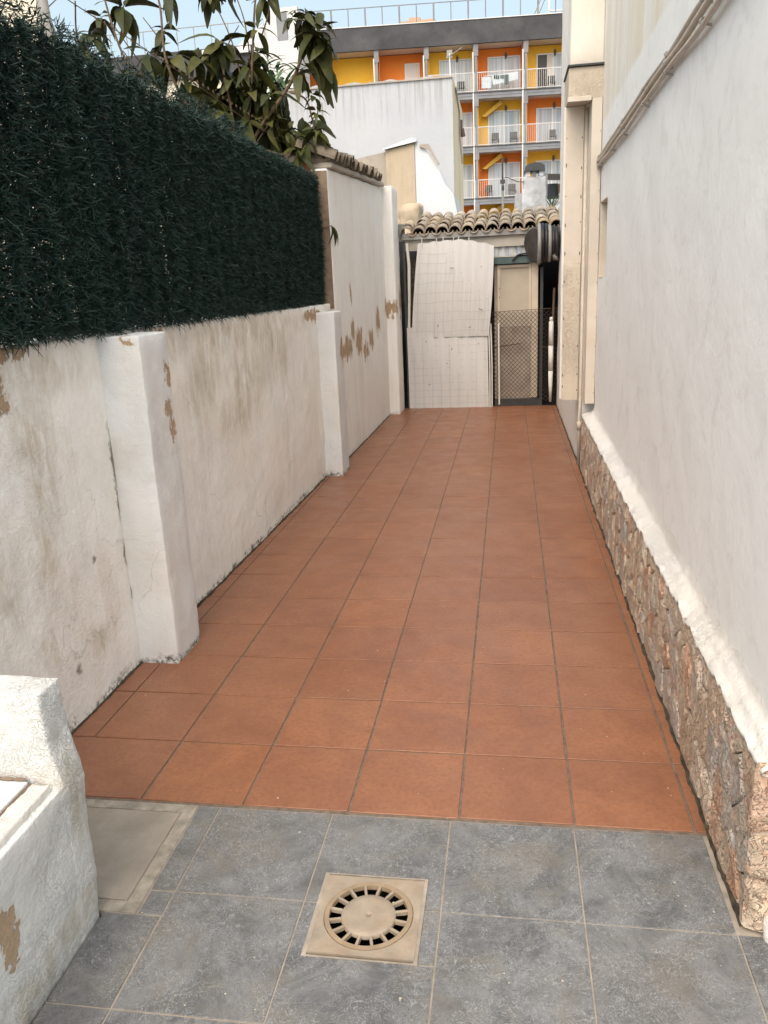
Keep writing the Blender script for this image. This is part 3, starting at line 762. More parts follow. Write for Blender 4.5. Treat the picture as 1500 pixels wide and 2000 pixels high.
# stone plinth
def voronoi(pts, box, asp):
    cells = []
    P = np.array(pts)*np.array(asp)
    for i, p in enumerate(P):
        poly = [np.array(q)*np.array(asp) for q in box]
        d = np.linalg.norm(P-p, axis=1); order = np.argsort(d)[1:16]
        for j in order:
            q = P[j]; mpt = (p+q)/2; nn = q-p
            new = []
            for k in range(len(poly)):
                a, b = poly[k], poly[(k+1) % len(poly)]
                da, db = (a-mpt)@nn, (b-mpt)@nn
                if da <= 0: new.append(a)
                if (da < 0) != (db < 0) and abs(da-db) > 1e-12: new.append(a+(b-a)*da/(da-db))
            poly = new
            if not poly: break
        if len(poly) > 2: cells.append([q/np.array(asp) for q in poly])
    return cells
sp_ = put('stone_plinth', MB().box(2.035, 2.085, -.335, 4.50, -.03, .43).box(2.02, 2.9, -.3349, -.30, -.03, .43), M['mortar'], ho, label='mortared plinth of rough brown and grey field stones')
def stone_mesh(poly, to3, h, gap, seed):
    c = sum(poly)/len(poly)
    # chaikin rounding
    q = []
    for k in range(len(poly)):
        a, b = poly[k], poly[(k+1) % len(poly)]
        if np.linalg.norm(b-a) < .012: q.append((a+b)/2); continue
        q += [a*.9+b*.1, a*.1+b*.9]
    n = len(q); mb = MB()
    rings = [(1., 0.), (1., .55), (.9, .95), (.5, 1.)]
    for ri, (s, hh) in enumerate(rings):
        for k, p in enumerate(q):
            dv = p-c; L = np.linalg.norm(dv)+1e-9; s_ = s*(1-gap/L)
            w = 1+.13*mn.noise(Vector((p[0]*23+seed, p[1]*23, ri*3.)))
            pt = c+dv*s_*w
            hv = h*hh*(1+.9*mn.noise(Vector((pt[0]*17+seed, pt[1]*17, ri*2.)))) if hh else 0
            mb.v.append(to3(pt[0], pt[1], hv))
    mb.v.append(to3(c[0], c[1], h*(1+.4*mn.noise(Vector((c[0]*14+seed, c[1]*9, 1.))))))
    for r_ in range(len(rings)-1):
        for k in range(n):
            a, b = r_*n+k, r_*n+(k+1) % n; mb.f.append((a, b, b+n, a+n))
    for k in range(n): mb.f.append(((len(rings)-1)*n+k, (len(rings)-1)*n+(k+1) % n, len(rings)*n))
    return mb
rs = random.Random(5)
pts = []
y = -.33
rows = 4
while y < 4.5:
    step = .095+.02*rs.random()
    for k in range(rows):
        if rs.random() < .13: continue
        pts.append((y+rs.uniform(-.04, .04)+(k % 2)*.04-k*.03, (k+.5)*.115+rs.uniform(-.03, .03)))
    y += step
cells = voronoi(pts, [(-.33, -.005), (4.49, -.005), (4.49, .432), (-.33, .432)], (1.2, .85))
print('stones', len(cells))
fx = lambda y: 2.028+(y+.36)*.0035
for i, c in enumerate(cells):
    h = rs.uniform(.009, .018)
    put('stone', stone_mesh(c, lambda a, b, hv: (fx(a)+.006-hv-(.006 if b < .4 else 0), a, b), min(h, .008+max(0, .36-c[:, 1].mean())*.3) if hasattr(c, 'ndim') else min(h, .008+max(0, .40-float(np.mean([q[1] for q in c])))*.25), .0022, i*1.7), M['stone'], sp_)
pts = [(2.05, .08), (2.12, .05), (2.19, .09), (2.07, .2), (2.15, .19), (2.06, .33), (2.15, .34), (2.25, .22), (2.27, .06), (2.26, .38), (2.36, .12), (2.37, .3), (2.47, .2), (2.46, .05), (2.48, .37), (2.58, .12), (2.58, .32), (2.7, .1), (2.7, .3), (2.81, .2)]
for i, c in enumerate(voronoi(pts, [(2.005, 0), (2.88, 0), (2.88, .45), (2.005, .45)], (1., 1.))):
    put('stone', stone_mesh(c, lambda a, b, hv: (a, -.333-hv, b), rs.uniform(.012, .03), .005, 90+i), M['stone'], sp_)
# splashed paint ledge
def ledge(u, v):
    y = -.36+u*4.84
    jag = .020*mn.noise(Vector((y*9, 0, 3)))+.020*mn.noise(Vector((y*31, 1, 0)))
    prof = [(hx(y)+.006, .53), (hx(y)-.003, .492), (hx(y)-.010, .474), (hx(y)-.026, .462), (fx(y)+.012, .449), (fx(y)-.002, .441+jag*.5), (fx(y)-.010, .434+jag*1.0), (fx(y)-.009, .427+jag*1.3), (fx(y)+.008, .422+jag*1.3)]
    t = v*(len(prof)-1); k = min(int(t), len(prof)-2); a = t-k
    x = prof[k][0]*(1-a)+prof[k+1][0]*a; z = prof[k][1]*(1-a)+prof[k+1][1]*a
    e_ = .006*mn.noise(Vector((y*7, v*4, 5)))+.003*mn.noise(Vector((y*26, v*9, 2)))
    s_ = math.sin(math.pi*min(1, v*1.05))
    return (x-e_*s_, y, z+e_*s_*.6)
put('painted_ledge', MB().grid(lambda u, v: ledge(u, v), 300, 16), M['ledge'], ho, smooth=True)
put('corner_lump', lumpy(2.05, 2.4, -.392, -.34, -.02, .065, .012, .02, .008, 9.), M['ledge'], ho, label='white mortar lump at the foot of the corner', smooth=True)

# boxed duct on the corner
bx = thing('boxed_duct', 'cream boarded duct with a projecting top box on the house corner', 'duct', (2.0, 4.6, .53))
put('top_box', MB().box(1.885, 2.13, 4.44, 4.9, 2.722, 2.925, .004), M['creamf'], bx)
put('bottom_trim', MB().box(1.880, 2.045, 4.432, 4.46, 2.705, 2.735, .003), M['cream'], bx)
put('front_board', MB().box(1.888, 2.018, 4.70, 4.716, 1.60, 2.72, .002), M['cream'], bx)
put('front_board', MB().box(1.886, 2.016, 4.698, 4.716, .53, 1.597, .002), M['creamf'], bx)
put('side_board', MB().box(1.872, 1.888, 4.71, 4.80, .54, 2.72, .002), M['side'], bx)
put('corner_strip', MB().box(2.052, 2.122, 4.435, 4.70, .535, 2.72, .003), M['cream'], bx)
put('shade_strip', MB().box(2.018, 2.0515, 4.706, 4.72, .53, 2.72), M['beiged'], bx)  # darker strip paints in the shade between front board and corner strip
put('shadow_line', MB().box(1.875, 2.135, 4.42, 4.9, 2.928, 2.94), M['dkmetal'], bx)  # dark sheet put in for the shadow gap above the top box
sc = MB()
for z in (.62, .75, .98, 1.2, 1.45, 1.66, 1.9, 2.1, 2.3, 2.5):
    for x in (1.895, 2.008): sc.tube([(x, 4.696, z+random.uniform(-.03, .03)), (x, 4.703, z)], .0035, 6)
    sc.tube([(2.115, 4.431, z), (2.115, 4.44, z)], .003, 6)
put('screw', sc, M['rust'], bx, kind='stuff')
ub = thing('upper_storey', 'pale upper storey wall projecting over the boxed duct', 'wall', (2.3, 5., 2.94))
put('wall_body', lumpy(1.895, 2.13, 4.47, 4.72, 2.945, 6.7, .06, .01, .006, 2.), M['ubeige'], ub, smooth=True)
sw = thing('alley_side_wall', 'off white side wall beyond the duct reaching the end of the alley', 'wall', (2.1, 6.3, 0))
put('wall_body', lumpy(2.033, 2.2, 4.66, 7.93, -.05, 6.7, .05, .008, .005, 3.), M['side'], sw, smooth=True)
dp = thing('drain_pipe', 'thin cream drain pipe running down beside the boxed duct', 'pipe', (2.036, 4.63, 0))
put('pipe', MB().tube([(2.036, 4.66, 2.7), (2.036, 4.66, .5), (2.03, 4.64, .42), (2.03, 4.64, 0)], .0135, 12), M['pipe'], dp, smooth=True)
put('coupling', MB().tube([(2.03, 4.64, .29), (2.03, 4.64, .36)], .018, 12), M['pipe'], dp, smooth=True)

for i, (dz, rr, lab) in enumerate(((.030, .0095, 'uppermost cream conduit clipped along the white house wall'), (.0, .0115, 'middle cream conduit between two others on the white house wall'), (-.032, .0095, 'lowest cream conduit on the white house wall, slightly wavy'))):
    c = thing('conduit_pipe', lab, 'conduit', (2.08, 2., 2.25+dz), 'conduits along the house wall')
    P = []
    for k in range(60):
        y = 4.43-k*.082
        wob = (.0022*math.sin(y*3+i)+.0018*math.sin(y*7+i*2))*(2.2 if i == 2 else 1)
        P.append((hx(y)-.014-rr+.002*math.sin(y*5+i), y, 2.29+dz+wob))
    mb = MB().tube(P, rr, 10); put('pipe', mb, M['pipe'], c, smooth=True)
    for y in (4.35, 3.55, 2.98, 2.2, 1.6, .95, .3):
        if i == 1 and y not in (4.35, 2.98, 1.6): continue
        x = hx(y)
        put('clip', MB().tube([(x+.01, y-.012, 2.29+dz-rr-.008), (x-.012-2*rr, y, 2.29+dz-rr*.6), (x-.016-2*rr, y, 2.29+dz), (x-.012-2*rr, y, 2.29+dz+rr*.6), (x+.01, y+.012, 2.29+dz+rr+.008)], .0045, 6), M['greymetal'], c)

# ------------------------------------------------------------------ end of the alley: shed, screens, door
YE = 7.9
sh = thing('shed', 'lean-to shed closing the alley with a barrel tiled roof', 'shed', (1.1, 8.6, 0))
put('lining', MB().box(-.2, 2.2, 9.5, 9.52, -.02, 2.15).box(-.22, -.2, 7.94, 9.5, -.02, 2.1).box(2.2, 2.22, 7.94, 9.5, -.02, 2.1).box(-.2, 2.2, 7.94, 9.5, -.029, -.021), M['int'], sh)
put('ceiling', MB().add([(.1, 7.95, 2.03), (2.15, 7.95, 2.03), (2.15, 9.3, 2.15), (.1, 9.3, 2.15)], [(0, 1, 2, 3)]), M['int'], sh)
put('gutter_beam', MB().box(.215, 2.03, 7.86, 7.92, 1.995, 2.06, .004), M['beamg'], sh)
put('fascia', MB().box(.215, 2.03, 7.90, 7.93, 1.87, 1.994, .003), M['fasciac'], sh)
put('left_stub', MB().box(.16, .24, 7.90, 7.95, 1.985, 2.18, .006), M['beamg'], sh)
roof = thing  # keep name free
rt_me = mesh('roof_tile', barrel(.40, .075, .062, .011, 10), M['rooftile'])
ru_me = mesh('pan_tile', barrel(.40, .058, .066, .010, 6, math.pi*.9), M['rooftile'])
sl_ = R(12.5)
for c in range(14):
    x = .262+c*.1445
    for k in range(4):
        d = k*.29; yy = 7.83+d*math.cos(sl_)+random.uniform(-.012, .012); z0 = 2.055+d*math.sin(sl_)
        if c == 0 and k > 1: continue
        inst('roof_tile', rt_me, sh, (x+random.uniform(-.006, .006)+(.0 if k == 0 else random.uniform(-.004, .004)), yy, z0+.005+random.uniform(-.004, .006)), (sl_-R(2)+R(random.uniform(-1, 1)), R(random.uniform(-3, 3)), R(random.uniform(-2.5, 2.5))))
        if k < 4: inst('roof_tile', ru_me, sh, (x+.0722, 7.85+d*math.cos(sl_), z0+.032), (sl_+R(1.5), R(180), R(random.uniform(-1.5, 1.5))))
pb = MB().add([(.3, 7.87, 2.05), (2.1, 7.87, 2.05), (2.1, 8.9, 2.27), (.35, 8.9, 2.27)], [(0, 1, 2, 3)])
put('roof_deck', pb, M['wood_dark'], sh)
# left post and dark brick stack
put('post', MB().box(.214, .242, 7.89, 7.93, 0, 1.98), M['dkmetal'], sh)
bs = thing('brick_stack', 'dark stacked bricks behind the white pole at the left of the gate', 'bricks', (.3, 8.05, 0))
bk = mesh('brick', MB().box(-.06, .06, -.05, .05, 0, .045, .004), M['brickdk'])
for k in range(18): inst('brick', bk, bs, (.295+random.uniform(-.008, .008), 8.06, .9+.05*k), (0, 0, R(random.uniform(-8, 8))))
put('plinth', MB().box(.24, .36, 8.0, 8.1, 0, .895), M['brickdk'], bs)
put('leaning_pole', MB().tube([(.262, 7.87, .98), (.275, 7.875, 1.3), (.285, 7.88, 1.7), (.268, 7.88, 1.96)], [.016, .017, .019, .017], 8), M['wpole'], None, 'white wooden pole leaning left of the reed screen', 'pole')

# reed screens
def sheet(corners, nu, nv, wave, th=.006):
    (a, b, c, d) = [Vector(p) for p in corners]  # bl, br, tr, tl
    def P(u, v):
        p = (a*(1-u)+b*u)*(1-v)+(d*(1-u)+c*u)*v
        return p+Vector(wave(u, v))
    mb = MB(); mb.grid(P, nu, nv)
    mb.grid(lambda u, v: P(1-u, v)+Vector((0, th, 0)), nu, nv)
    return mb
rsn = thing('reed_screen_gate', 'white reed matting screens wired over the gate at the end of the alley', 'screen', (.75, 7.88, 0))
low = sheet([(.236, 7.868, 0.0), (1.218, 7.868, 0.0), (1.205, 7.868, .985), (.236, 7.868, .985)], 60, 30, lambda u, v: (0, .006*math.sin(u*40)+.01*math.sin(v*5+u*3), 0))
put('lower_mat', low, M['reed'], rsn, smooth=True)
def upw(u, v):
    bow = .035*math.sin(math.pi*v)*(u-.3)
    top = v*(.03*math.sin(math.pi*u*.9)-.055*max(0, u-.6)/.4+.006*math.sin(u*37))
    return (bow*.5, -.02*math.sin(math.pi*v)-.03*v*u+.004*math.sin(u*55), top)
up_ = sheet([(.29, 7.860, .86), (1.222, 7.860, .86), (1.292, 7.80, 1.93), (.40, 7.85, 1.945)], 60, 40, upw)
put('upper_mat', up_, M['reed'], rsn, smooth=True)
wv = MB()
for i, z in enumerate([.06, .14, .22, .31, .40, .49, .58, .67, .76, .85, .93]):
    wv.tube([(.238+.98*t/12, 7.862, z+.004*math.sin(t*1.7+i)) for t in range(13)], .0009, 4)
for i in range(9):
    z = .93+.112*i; xl = .30+.1*(z-.86)/1.07; xr = 1.222+.065*(z-.86)/1.07
    wv.tube([(xl+(xr-xl)*t/12, 7.828-.012*math.sin(math.pi*(z-.86)/1.07)-.03*(t/12)*(z-.86)/1.07, z+.008*math.sin(t*.9+i)+.02*t/12*(i % 2)) for t in range(13)], .0009, 4)
for i in range(9):
    x = .31+i*.108
    wv.tube([(x, 7.861, .0+.0), (x+.004, 7.861, .85)], .0008, 4)
    x2 = .36+i*.105
    wv.tube([(x2, 7.826, .88), (x2+.03, 7.80, 1.4), (x2+.075, 7.822, 1.94)], .0008, 4)
o = put('mesh_wire', wv, M['greymetal'], rsn, kind='stuff')
cl = MB()
for (x, z, L, a) in ((.80, 1.655, .045, 0), (1.16, 1.655, .05, .1), (1.13, 1.17, .05, -.35), (.62, 1.0, .03, 1.4), (1.0, .97, .03, .3), (.47, .82, .02, 1.5), (.78, .72, .03, 1.2), (1.1, .78, .015, 0), (.72, .55, .02, .8), (.5, .3, .02, 0)):
    cl.tube([(x-L/2*math.cos(a), 7.79, z-L/2*math.sin(a)), (x+L/2*math.cos(a), 7.79, z+L/2*math.sin(a))], .0038, 5)
put('wire_tie', cl, M['dkmetal'], rsn, kind='stuff')
sg = MB()
for x in (.45, .62, .70, .82, .88, 1.0): sg.tube([(x, 7.83, 1.93), (x+.004, 7.83, 1.985+random.uniform(0, .02))], .006, 6)
put('reed_end', sg, M['reed'], rsn, kind='stuff')
for i, (x, z, lab) in enumerate(((1.232, .99, 'thin white cane nearest the reed screen edge'), (1.256, 1.0, 'thin white cane second from the reed screen edge'))):
    put('cane', MB().tube([(x, 7.86, 0), (x+.003*i, 7.865, z/2), (x-.01, 7.87, z)], .0085, 8), M['wpole'], None, lab, 'cane')
put('cane', MB().tube([(1.345, 7.85, 0.03), (1.342, 7.852, .5), (1.340, 7.855, 1.0)], .0095, 8), M['wpole'], None, 'white cane standing in front of the chain link door', 'cane')

# door
dr = thing('shed_door', 'greige panelled shed door with cream stiles beside the reed screen', 'door', (1.55, 7.94, 0))
put('upper_panel', MB().box(1.36, 1.70, 7.955, 7.965, .95, 1.64), M['doorp'], dr)
put('lower_panel', MB().box(1.31, 1.80, 7.958, 7.968, .05, .948), M['doorl'], dr)
put('stile', MB().box(1.325, 1.362, 7.935, 7.954, .95, 1.66, .002), M['doors'], dr)
put('stile', MB().box(1.29, 1.322, 7.94, 7.954, .0, 1.66, .002), M['doorl'], dr)
put('stile', MB().box(1.695, 1.722, 7.935, 7.954, .95, 1.67, .002), M['doors'], dr)
put('stile', MB().box(1.725, 1.80, 7.93, 7.952, .10, 1.69, .002), M['doors'], dr)
put('top_rail', MB().box(1.325, 1.72, 7.93, 7.934, 1.632, 1.662), M['doors'], dr)
put('kick_rail', MB().box(1.29, 1.86, 7.93, 7.952, .0, .085, .002), M['dkmetal'], dr)
put('latch_bar', MB().tube([(1.27, 7.91, .715), (1.60, 7.91, .75)], .006, 6), M['rust'], dr)
put('bolt', MB().tube([(1.35, 7.93, 1.40), (1.35, 7.915, 1.40)], .006, 6).tube([(1.35, 7.93, 1.30), (1.35, 7.915, 1.30)], .006, 6).tube([(1.345, 7.93, 1.12), (1.345, 7.915, 1.12)], .007, 6), M['rust'], dr, kind='stuff')
tr = thing('teal_lintel', 'dull teal rail above the shed door', 'rail', (1.5, 7.9, 1.66))
put('rail', MB().box(1.20, 1.84, 7.885, 7.925, 1.675, 1.75, .004), M['teal'], tr)
put('upper_lip', MB().box(1.20, 1.56, 7.883, 7.93, 1.7515, 1.765, .001), M['fasciac'], tr)
put('black_strap', MB().tube([(1.50, 7.87, 1.70), (1.55, 7.87, 1.755), (1.58, 7.87, 1.77), (1.72, 7.87, 1.785), (1.80, 7.86, 1.79)], .010, 6), M['black'], tr)
put('hanging_cloth', sheet([(1.24, 7.93, 1.765), (1.82, 7.93, 1.765), (1.82, 7.93, 1.872), (1.24, 7.93, 1.872)], 40, 4, lambda u, v: (0, .008*math.sin(u*40), 0)), M['cloth'], None, 'blue and white striped cloth strip hung under the shed eave', 'cloth', smooth=True)
put('door_post', MB().box(1.825, 1.858, 7.90, 7.93, .0, 1.62, .003), M['dkmetal'], sh)
# chain link
ck = MB(); x0, x1, z0, z1 = 1.255, 2.02, .06, 1.13; s = .052
def cclip(xa, za, dx):
    t0, t1 = 0., (z1-za)
    xb = xa+dx*t1
    if dx > 0:
        if xb > x1: t1 = (x1-xa)
        if xa < x0: t0 = x0-xa
    else:
        if xb < x0: t1 = xa-x0
        if xa > x1: t0 = xa-x1
    if t1-t0 > .01: ck.tube([(xa+dx*t0, 7.893, za+t0), (xa+dx*t1, 7.893, za+t1)], .0026, 4, False)
k = x0-(z1-z0)
while k < x1+(z1-z0):
    cclip(k, z0, 1); cclip(k, z0, -1); k += s
cf = thing('chain_link_panel', 'low rusty chain link mesh in front of the shed door', 'mesh fence', (1.63, 7.89, 0))
put('mesh_wire', ck, M['wire'], cf, kind='stuff')
put('frame_bar', MB().tube([(1.255, 7.893, 1.13), (2.02, 7.893, 1.15)], .003, 6), M['rust'], cf); put('frame_bar', MB().tube([(1.86, 7.893, .70), (2.0, 7.893, .70)], .004, 6), M['rust'], cf)
pv = thing('jointed_white_pipe', 'white jointed plastic pipe standing by the dark opening', 'pipe', (1.955, 7.86, 0))
for (z0_, z1_, ra, rb) in ((.05, .42, .016, .028), (.425, .72, .028, .029), (.725, 1.0, .029, .027), (1.0, 1.05, .02, .018)):
    put('pipe_length', MB().tube([(1.955, 7.86, z0_), (1.955, 7.86, z1_)], [ra, rb], 12), M['wpole'], pv, smooth=True)
put('old_stake', MB().tube([(1.975, 7.88, 1.0), (1.985, 7.88, 1.38)], .014, 7), M['rust'], None, 'brown wooden stake rising above the jointed white pipe', 'stake')
# rolled hose
rh = thing('hose_roll', 'large black rolled hose hanging under the tiled eave at the right', 'hose', (1.92, 7.78, 1.65))
for i in range(6):
    put('coil', MB().torus((1.80+.038*i, 7.74+.01*math.sin(i*2), 1.87+.008*math.sin(i)), .205-.006*i, .021, 'x', 26, 8), M['black' if i % 3 else 'greymetal'], rh, smooth=True)
put('drum_face', MB().tube([(1.755, 7.70, 1.86), (1.80, 7.74, 1.87)], [.18, .195], 24), M['blackr'], rh)
put('core', MB().tube([(1.80, 7.74, 1.87), (2.01, 7.74, 1.87)], .185, 18), M['black'], rh)
lp = MB()
for i in range(5):
    lp.tube([(1.96+.012*i, 7.66, 2.0-.02*i), (1.985, 7.60, 1.88), (1.95+.01*i, 7.60, 1.74-.01*i), (1.97+.01*i, 7.63, 1.69)], .0085, 6)
put('loose_loop', lp, M['greymetal'], rh, smooth=True)
put('hook', MB().tube([(1.80, 7.83, 1.97), (1.775, 7.82, 1.92), (1.79, 7.81, 1.87), (1.755, 7.82, 1.80), (1.765, 7.83, 1.76), (1.80, 7.83, 1.74)], .005, 6), M['black'], rh)

# ------------------------------------------------------------------ neighbours behind the shed
bh = thing('beige_outbuilding', 'bare beige rendered outbuilding with stained corner behind the tall wall', 'building', (-.3, 11.8, 0))
put('beige_wall', MB().box(-.39, .052, 11.0, 12.6, 0, 3.42).add([(-.39, 11.0, 3.42), (.052, 11.0, 3.42), (.052, 11.0, 3.53), (-.39, 11.0, 3.45), (-.39, 12.6, 3.42), (.052, 12.6, 3.42), (.052, 12.6, 3.53), (-.39, 12.6, 3.45)], [(0, 1, 2, 3), (3, 2, 6, 7), (1, 5, 6, 2), (5, 4, 7, 6), (4, 0, 3, 7)]), M['beigeb'], bh)
put('dark_wall', MB().box(-1.4, -.3925, 11.05, 12.6, 0, 3.2).add([(-1.4, 11.05, 3.2), (-.3925, 11.05, 3.2), (-.3925, 11.05, 3.44), (-.8, 11.05, 3.38), (-1.4, 11.05, 3.2), (-1.4, 12.6, 3.2), (-.3925, 12.6, 3.2), (-.3925, 12.6, 3.44), (-.8, 12.6, 3.38)], [(0, 1, 2, 3), (2, 7, 8, 3), (3, 8, 5, 0), (7, 6, 5, 8)]), M['beiged'], bh)
put('roof_slab', MB().add([(-.42, 10.95, 3.455), (.09, 10.95, 3.54), (.09, 12.7, 3.54), (-.42, 12.7, 3.455), (-.42, 10.95, 3.475), (.02, 10.95, 3.60), (.09, 10.95, 3.575), (.09, 12.7, 3.575), (.02, 12.7, 3.6), (-.42, 12.7, 3.475)], [(0, 1, 6, 5, 4), (4, 5, 8, 9), (5, 6, 7, 8), (1, 2, 7, 6)]), M['whiteb'], bh)
put('broken_foot', lumpy(-.15, .16, 10.6, 10.9, 2.0, 2.66, .05, .06, .05, 5.), M['beigeb'], bh, smooth=True)
wh = thing('white_gable_house', 'bright white gable wall with a sloping verge beside the beige outbuilding', 'building', (.35, 12, 0))
put('gable_wall', MB().prism([(.056, 0), (.68, 0), (.68, 2.5), (.625, 2.78), (.5, 2.93), (.40, 3.16), (.30, 3.34), (.15, 3.5), (.056, 3.56)], 11.02, 12.5, 'y'), M['whiteb'], wh)
put('verge', MB().add([(.13, 10.98, 3.50), (.27, 10.98, 3.50), (.43, 10.98, 3.22), (.40, 10.98, 3.19), (.26, 10.98, 3.42), (.13, 10.98, 3.47)] + [(.13, 11.018, 3.50), (.27, 11.018, 3.50), (.43, 11.018, 3.22), (.40, 11.018, 3.19), (.26, 11.018, 3.42), (.13, 11.018, 3.47)],
    [(5, 4, 3, 2, 1, 0), (0, 1, 7, 6), (1, 2, 8, 7), (2, 3, 9, 8), (3, 4, 10, 9), (4, 5, 11, 10)]), M['beiged'], wh)
gb = thing('grey_party_wall_building', 'tall windowless blue grey building with a cream side face', 'building', (-2, 15.5, 0))
ga = MB()
topn = 40
poly = [(-4.6, 0), (.45, 0)]+[(.45-(5.05)*i/topn, 5.07+.012*math.sin(i*2.3)+.01*math.sin(i*5.1)-(.16 if i > 25 else 0)) for i in range(topn+1)]
ga.prism(poly, 14.0, 17.3, 'y'); put('wall_body', ga, M['grayb'], gb)
put('parapet_cap', MB().box(-2.7, .46, 13.97, 14.0-.003, 5.03, 5.055), M['beiged'], gb)
put('wall_crack', MB().box(-1.985, -1.965, 13.985, 13.997, 3.3, 4.8), M['greymetal'], gb)
put('lamp_bracket', MB().box(.452, .52, 15.9, 16.0, 4.5, 4.66).tube([(.5, 15.95, 4.5), (.53, 15.95, 4.35)], .05, 8), M['lamp'], gb)
put('side_pipe', MB().tube([(.47, 14.6, 5.0), (.49, 15.4, 4.7), (.48, 15.6, 4.3), (.52, 15.7, 3.8)], .02, 6), M['beiged'], gb)
an = thing('tv_antenna', 'small pale television antenna on the grey building roof', 'antenna', (.40, 14.3, 5.0))
put('mast', MB().tube([(.40, 14.3, 5.0), (.39, 14.3, 5.5)], .012, 6), M['whitem'], an)
a_ = MB().tube([(.32, 14.3, 5.42), (.62, 14.25, 5.56)], .008, 5)
for i in range(9): a_.tube([(.33+.035*i, 14.2, 5.40+.018*i), (.33+.035*i, 14.4, 5.44+.018*i)], .004, 4)
put('boom', a_, M['greymetal'], an)
put('reflector', MB().box(.34, .44, 14.29, 14.31, 5.42, 5.55), M['greymetal'], an)

ch = thing('patched_chimney', 'patchy whitewashed chimney with a dark rounded cap above the tiled roof', 'chimney', (1.83, 10.6, 2.2))
put('stack', lumpy(1.665, 1.975, 10.5, 10.8, 2.2, 2.9, .03, .02, .015, 6., lambda p: Vector((1.82+(p.x-1.82)*(1+.22*(2.9-p.z)/.5), p.y, p.z))), M['chim'], ch, smooth=True)
put('cap_leg', MB().box(1.70, 1.76, 10.5, 10.8, 2.9, 3.0), M['whiteb'], ch); put('cap_leg', MB().box(1.89, 1.95, 10.5, 10.8, 2.9, 3.0), M['whiteb'], ch); put('cap_leg', MB().box(1.79, 1.85, 10.52, 10.8, 2.9, 2.97), M['chim'], ch)
capm = MB().prism([(1.68, 2.97), (1.97, 2.97), (1.965, 3.03), (1.92, 3.065), (1.83, 3.08), (1.74, 3.065), (1.69, 3.03)], 10.46, 10.84, 'y'); put('cap', capm, M['dkmetal'], ch)
lowb = thing('low_white_house', 'low white wall with a dark cluttered terrace right of the chimney', 'building', (2.4, 11.5, 0))
put('wall_body', MB().box(2.0, 3.4, 11., 13, 0, 2.62), M['whiteb'], lowb)
put('left_wing', MB().box(1.55, 1.66, 11.2, 13, 0, 2.75), M['chim'], lowb)
put('terrace_back', MB().box(2.02, 3.4, 12.2, 12.3, 2.62, 2.95), M['terrab'], lowb)
put('terrace_roof', MB().add([(1.98, 11.0, 2.98), (3.4, 11.0, 2.90), (3.4, 12.4, 2.95), (1.98, 12.4, 3.04)], [(0, 1, 2, 3)]).box(1.98, 2.03, 11, 11.05, 2.62, 2.97), M['greymetal'], lowb)
put('barrel', MB().tube([(2.12, 11.4, 2.63), (2.12, 11.4, 2.87)], .085, 12), M['dkmetal'], lowb)
put('heap', lumpy(2.2, 2.42, 11.3, 11.5, 2.62, 2.74, .04, .04, .03, 8.), M['whiteb'], lowb, smooth=True)
mt = thing('roof_mast', 'thin dark mast with a clamp rising behind the tiled roof', 'mast', (1.37, 10.5, 0))
put('pole', MB().tube([(1.375, 10.5, 0), (1.375, 10.5, 2.85)], .017, 8), M['greymetal'], mt); put('upper_pole', MB().tube([(1.37, 10.5, 2.80), (1.37, 10.5, 3.17)], .011, 8), M['dkmetal'], mt)
put('clamp', MB().box(1.335, 1.405, 10.47, 10.53, 2.83, 2.88).box(1.355, 1.395, 10.47, 10.53, 2.74, 2.80), M['dkmetal'], mt)
put('overhead_cable', MB().tube([(1.37, 10.5, 2.9), (1.45, 10.5, 2.90), (1.58, 10.5, 2.84), (1.68, 10.5, 2.83)], .006, 5), M['dkmetal'], mt)

# ------------------------------------------------------------------ orange and yellow hotel
TH = R(4.8); HT = Vector((math.cos(TH), math.sin(TH), 0)); HN = Vector((-math.sin(TH), math.cos(TH), 0))
HD = 50.
def H(u, z, d=0.): return HT*u+HN*(HD+d)+Vector((0, 0, z))
def hbox(mb, u0, u1, z0, z1, d0, d1):
    v = [H(u, z, d) for z in (z0, z1) for d in (d0, d1) for u in (u0, u1)]
    return mb.add(v, [(0, 2, 3, 1), (4, 5, 7, 6), (0, 1, 5, 4), (2, 6, 7, 3), (0, 4, 6, 2), (1, 3, 7, 5)])
ht_ = thing('orange_yellow_hotel', 'hotel block with orange and yellow balcony bays under a grey roof band', 'building', tuple(H(2, 0)))
cols = [-7.85+2.9*i for i in range(9)]
cols = [-7.55, -4.95, -2.05, .87, 3.74, 6.62, 9.5, 12.4, 15.3]
FL = [3.32, 6.24, 9.16, 12.08]; DEP = 1.25
